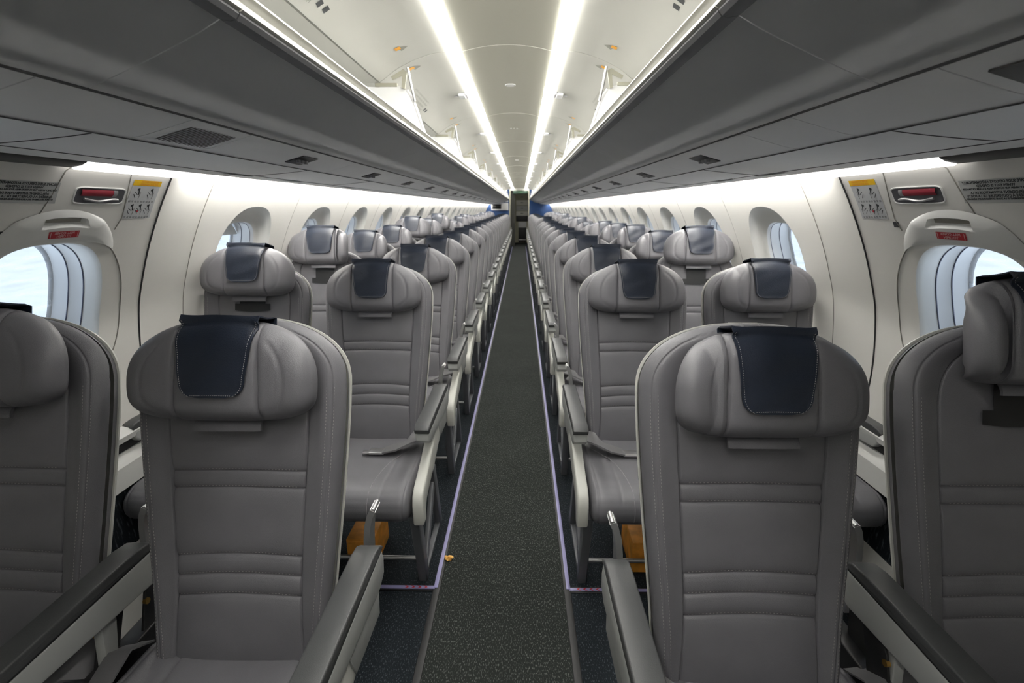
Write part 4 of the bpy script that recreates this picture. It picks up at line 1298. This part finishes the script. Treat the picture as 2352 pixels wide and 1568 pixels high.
SEATX, WINX, ARMX = 0.543, 1.072, 0.277
def make_seat(side, pos):
    """one seat; origin on the floor under the cushion/back junction. side -1 = left of the aisle"""
    root = empty('airplane_seat')
    mobj('backrest', BACK_ME, root); mobj('back_shell', SHELL_ME, root); mobj('seat_cushion', CUSH_ME, root)
    inner = -side      # direction towards the aisle
    for pm_ in PIPE_ME: mobj('cushion_piping', pm_, root)
    if pos == 'aisle':
        arm_parts(inner * 0.266, inner, root, 'a')
        side_panel(inner * 0.262, inner, root)
        arm_parts(-inner * 0.2645, 0, root, 'cl' if side < 0 else 'cr')
        legs(inner * 0.235, root, bar=(-inner * 0.24, inner * 0.22))
        belt_parts(inner, root, True)
        mechanism(-inner * 0.262, root, inner)
    else:
        arm_parts(-inner * 0.2645 * 0.95, 0, root, 'cl' if side < 0 else 'cr')
        legs(-inner * 0.05, root, bar=(-inner * 0.2, inner * 0.24))
        belt_parts(inner, root, False)
    return root
PROTO = {}
for side in (-1, 1):
    for pos in ('aisle', 'window'): PROTO[(side, pos)] = make_seat(side, pos)
index_kids()

D = math.radians
# headrest settings of the rows one can tell apart: (raise, wing angle on the left, wing angle on the right, sideways tilt)
SET = {
 (0, -1, 'aisle'): (-0.012, 8, 22, 0), (0, 1, 'aisle'): (-0.022, 40, -3, 0), (0, -1, 'window'): (0.012, 15, 18, 0), (0, 1, 'window'): (0.085, 66, 30, 0),
 (1, -1, 'aisle'): (-0.004, 10, 16, 0), (1, 1, 'aisle'): (-0.004, 10, 10, 0), (1, -1, 'window'): (0.060, 6, 16, 0), (1, 1, 'window'): (0.0, 26, 4, 0),
 (2, -1, 'aisle'): (0.0, 12, 10, 0), (2, 1, 'aisle'): (0.0, 12, 10, 0), (2, -1, 'window'): (0.105, 10, 62, 0), (2, 1, 'window'): (0.105, 12, 14, 0),
 (3, -1, 'window'): (0.045, 14, 50, 0), (3, 1, 'window'): (0.045, 40, 14, 0), (4, -1, 'window'): (0.055, 10, 40, 0), (4, 1, 'window'): (0.06, 55, 10, 0),
 (5, -1, 'window'): (0.12, 12, 12, 0), (5, 1, 'window'): (0.05, 40, 45, 0), (7, -1, 'window'): (0.13, 10, 40, 0), (6, 1, 'window'): (0.05, 12, 45, 0), (10, 1, 'aisle'): (0.05, 12, 12, 0),
}
DESC = {
 (0, -1, 'aisle'): 'nearest grey leather seat left of the aisle, navy cover on its low, wide headrest',
 (0, 1, 'aisle'): 'nearest grey leather seat right of the aisle, left headrest wing folded forward',
 (0, -1, 'window'): 'nearest grey leather window seat on the left, cut off by the left frame edge',
 (0, 1, 'window'): 'nearest grey leather window seat on the right, raised headrest cut off by the frame edge',
 (1, -1, 'aisle'): 'second-row grey aisle seat left of the aisle with its belt laid over the cushion',
 (1, 1, 'aisle'): 'second-row grey aisle seat right of the aisle with a bunched belt on the cushion',
 (1, -1, 'window'): 'second-row grey window seat on the left with its headrest pulled up',
 (1, 1, 'window'): 'second-row grey window seat on the right in front of the first oval window',
 (2, -1, 'window'): 'third-row window seat on the left, raised headrest with its right wing folded',
 (2, 1, 'window'): 'third-row window seat on the right, headrest raised well above the row',
}
rowy = lambda r, side: ((0.80 if side < 0 else 0.765) if r == 0 else 1.84 + 0.78 * (r - 1))
rnd = random.Random(11)
for r in range(22):
    if rowy(r, 1) > 17.6: break
    for side in (-1, 1):
        for pos in ('aisle', 'window'):
            p = PROTO[(side, pos)]
            s = p if r == 0 else copy_tree(p)
            x = side * (SEATX if pos == 'aisle' else WINX)
            s.location = (x, rowy(r, side), 0)
            st = SET.get((r, side, pos))
            if st is None:
                if pos == 'aisle': st = (rnd.choice([0, 0, 0, 0.005]), rnd.choice([8, 12, 16]), rnd.choice([8, 12, 16]), 0)
                else: st = (rnd.choice([0.0, 0.03, 0.055, 0.08]), rnd.choice([12, 40, 16]), rnd.choice([12, 40, 16]), 0)
            z, wl, wr, tl = st
            side_nm = 'left' if side < 0 else 'right'
            lab = DESC.get((r, side, pos)) or 'grey leather %s seat on the %s of the aisle, %s row from the camera' % (pos, side_nm, ordn[r])
            tag(s, lab, 'airplane seat', 'grey leather cabin seats')
            hb_ = bp(0, 0.565 + z, 0.006)
            h = mobj('headrest', head_for(D(wl), D(wr)), s, hb_)
            pm, sm = PADS[(r + (side > 0) * 2 + (pos == 'window')) % 4]
            c = mobj('headrest_cover', pm, h)
            fl_ = mobj('headrest_flap', FLAP_ME, h)
            if z > 0.04: mobj('headrest_pocket', POCK_ME, s)
            if r < 2:
                tag(mobj('cover_stitching', sm, h), kind='stuff')
                tag(mobj('stitching', ST_ME, s), kind='stuff')
# orange boxes under the second row
for side in (-1, 1):
    m = MB(); x = side * 0.565
    m.box(x - 0.055, x + 0.055, 1.60, 1.80, 0.012, 0.15, 0.004)
    m.box(x - 0.050, x + 0.050, 1.598, 1.61, 0.13, 0.142, 0.002)
    o = m.build('storage_box', M['orange'], ang=40, loc=(0, 0, -0.012))
    tag(o, 'orange-brown box on the floor under the second-row seats %s of the aisle' % ('left' if side < 0 else 'right'), 'box', 'orange boxes under the seats')

# ---------------------------------------------------------------- far end: bulkheads, doorway, galley
for side, nm in ((-1, 'left'), (1, 'right')):
    b = MB()
    x0, x1 = (0.36, 1.36)
    b.box(min(side * x0, side * x1), max(side * x0, side * x1), Y1 - 0.02, Y1 + 0.03, 0, 2.2)
    o = b.build('wall_back_' + nm, M['blue'], smooth=False); tag(o, kind='structure')
    j = MB(); j.box(side * 0.345 - 0.02, side * 0.345 + 0.02, Y1 - 0.05, Y1 + 0.05, 0, 2.02, 0.005)
    o = j.build('trim_%d' % (5 if side < 0 else 6), M['bracket']); tag(o, kind='structure')
    a = MB(); a.tube([(side * 0.50, Y1 - 0.06, 1.72), (side * 0.47, Y1 - 0.06, 1.86), (side * 0.475, Y1 - 0.06, 2.0), (side * 0.53, Y1 - 0.06, 2.10)], 0.022, 8)
    a.tube([(side * 0.53, Y1 - 0.06, 2.09), (side * 0.34, Y1 - 0.06, 2.13), (side * 0.15, Y1 - 0.06, 2.15)], 0.02, 8)
    o = a.build('arch_light', M['arch']); tag(o, 'curved white light framing the %s side of the far doorway' % nm, 'arch light', 'doorway arch lights')
hd = MB(); hd.box(-0.345, 0.345, Y1 - 0.02, Y1 + 0.04, 2.0, 2.2)
o = hd.build('wall_back', M['ceil'], smooth=False); tag(o, kind='structure')
ex = empty('exit_sign', (0, Y1 - 0.04, 1.94)); m = MB(); m.box(-0.22, 0.30, -0.03, 0.02, -0.05, 0.05, 0.006); m.build('sign_box', M['exit'], ex)
m = MB(); put_text(m, 'EXIT', 0.075, lambda a, c: (0.04 - a, -0.032, c), bold=0.002); m.build('sign_text', M['exitg'], ex, smooth=False)
tag(ex, 'dark green exit sign above the far doorway', 'exit sign')
cu = MB(); cu.grid(lambda u, z: (-0.32 + 0.16 * u, Y1 + 0.10 + 0.022 * math.sin(u * 26), z), lin(0, 1, 60), [0.02, 2.0])
o = cu.build('galley_curtain', M['curtain']); tag(o, 'dark grey curtain gathered on the left side of the far doorway', 'curtain')
mo = empty('wall_monitor', (-0.70, Y1 - 0.02, 1.44)); m = MB(); m.box(-0.32, 0.30, -0.05, 0.0, -0.13, 0.13, 0.01); m.build('monitor_housing', M['white'], mo)
m = MB(); m.box(-0.28, 0.04, -0.056, -0.04, -0.085, 0.085, 0.004); m.build('monitor_screen', M['screen'], mo)
m = MB(); m.box(0.06, 0.26, -0.055, -0.04, -0.09, 0.09, 0.004); m.build('monitor_panel', M['frame'], mo)
tag(mo, 'white-framed box with a black screen on the blue bulkhead left of the doorway', 'monitor')
m = MB(); m.box(-0.52, -0.40, Y1 - 0.05, Y1 - 0.02, 1.60, 1.70, 0.008); m.box(-0.50, -0.42, Y1 - 0.055, Y1 - 0.045, 1.70, 1.78, 0.008)
o = m.build('wall_phone', M['white']); tag(o, 'small white fitting on the blue bulkhead above the monitor box', 'wall fitting')
# galley behind
g = MB(); g.box(-1.3, 1.3, 20.55, 20.62, 0, 2.2); o = g.build('wall_galley', M['beige'], smooth=False); tag(o, kind='structure')
for side in (-1, 1):
    g = MB(); g.box(min(side * 0.62, side * 0.66), max(side * 0.62, side * 0.66), Y1 + 0.05, 20.55, 0, 2.2)
    o = g.build('wall_galley_' + ('left' if side < 0 else 'right'), M['beige'], smooth=False); tag(o, kind='structure')
gl = empty('galley_unit', (0.10, 20.3, 0))
m = MB(); m.box(-0.42, 0.42, 0.0, 0.22, 0, 2.1, 0.004); m.build('galley_frame', M['beige'], gl)
for i, (z0, z1, mm) in enumerate(((1.72, 1.92, 'beige'), (1.50, 1.70, 'wall'), (1.28, 1.48, 'sticker'), (1.10, 1.26, 'wall'))):
    m = MB(); m.box(-0.24, 0.24, -0.03, 0.0, z0, z1, 0.006); dd_ = m.build('galley_door', M[mm], gl)
    m = MB(); m.box(-0.05, 0.05, -0.045, -0.028, (z0 + z1) / 2 - 0.012, (z0 + z1) / 2 + 0.012, 0.004); m.build('door_latch', M['steel'], dd_)
m = MB(); m.box(-0.24, 0.24, -0.02, 0.0, 0.86, 1.08, 0.004); m.build('galley_recess', M['black'], gl)
m = MB(); m.box(-0.42, 0.42, -0.05, 0.0, 1.085, 1.10, 0.004); m.build('galley_worktop', M['metal'], gl)
tag(gl, 'beige galley unit with stacked lockers seen through the far doorway', 'galley')
tr = empty('service_trolley', (0.12, 20.16, 0)); m = MB(); m.box(-0.16, 0.16, -0.05, 0.12, 0.06, 0.78, 0.01); m.build('trolley_body', M['black'], tr)
m = MB(); m.box(-0.17, 0.17, -0.06, 0.12, 0.62, 0.84, 0.01); m.build('trolley_drawer', M['sticker'], tr)
m = MB(); m.box(-0.15, 0.15, -0.07, -0.05, 0.12, 0.15, 0.004); m.build('trolley_handle', M['metal'], tr)
m = MB()
for xx in (-0.12, 0.12): m.tube([(xx - 0.012, 0.02, 0.03), (xx + 0.012, 0.02, 0.03)], 0.03, 12)
m.build('trolley_wheels', M['steel'], tr)
tag(tr, 'dark service trolley with a white drawer standing in the far galley', 'trolley')
# front closure behind the camera
m = MB(); m.box(-1.36, 1.36, Y0 - 0.04, Y0, 0, 2.2); o = m.build('wall_front', M['wall'], smooth=False); tag(o, kind='structure')
# galley lamp
m = MB(); m.box(-0.15, 0.15, 18.9, 19.6, 2.17, 2.201, 0.004); o = m.build('galley_light', M['arch']); tag(o, 'ceiling light inside the far galley', 'ceiling light')
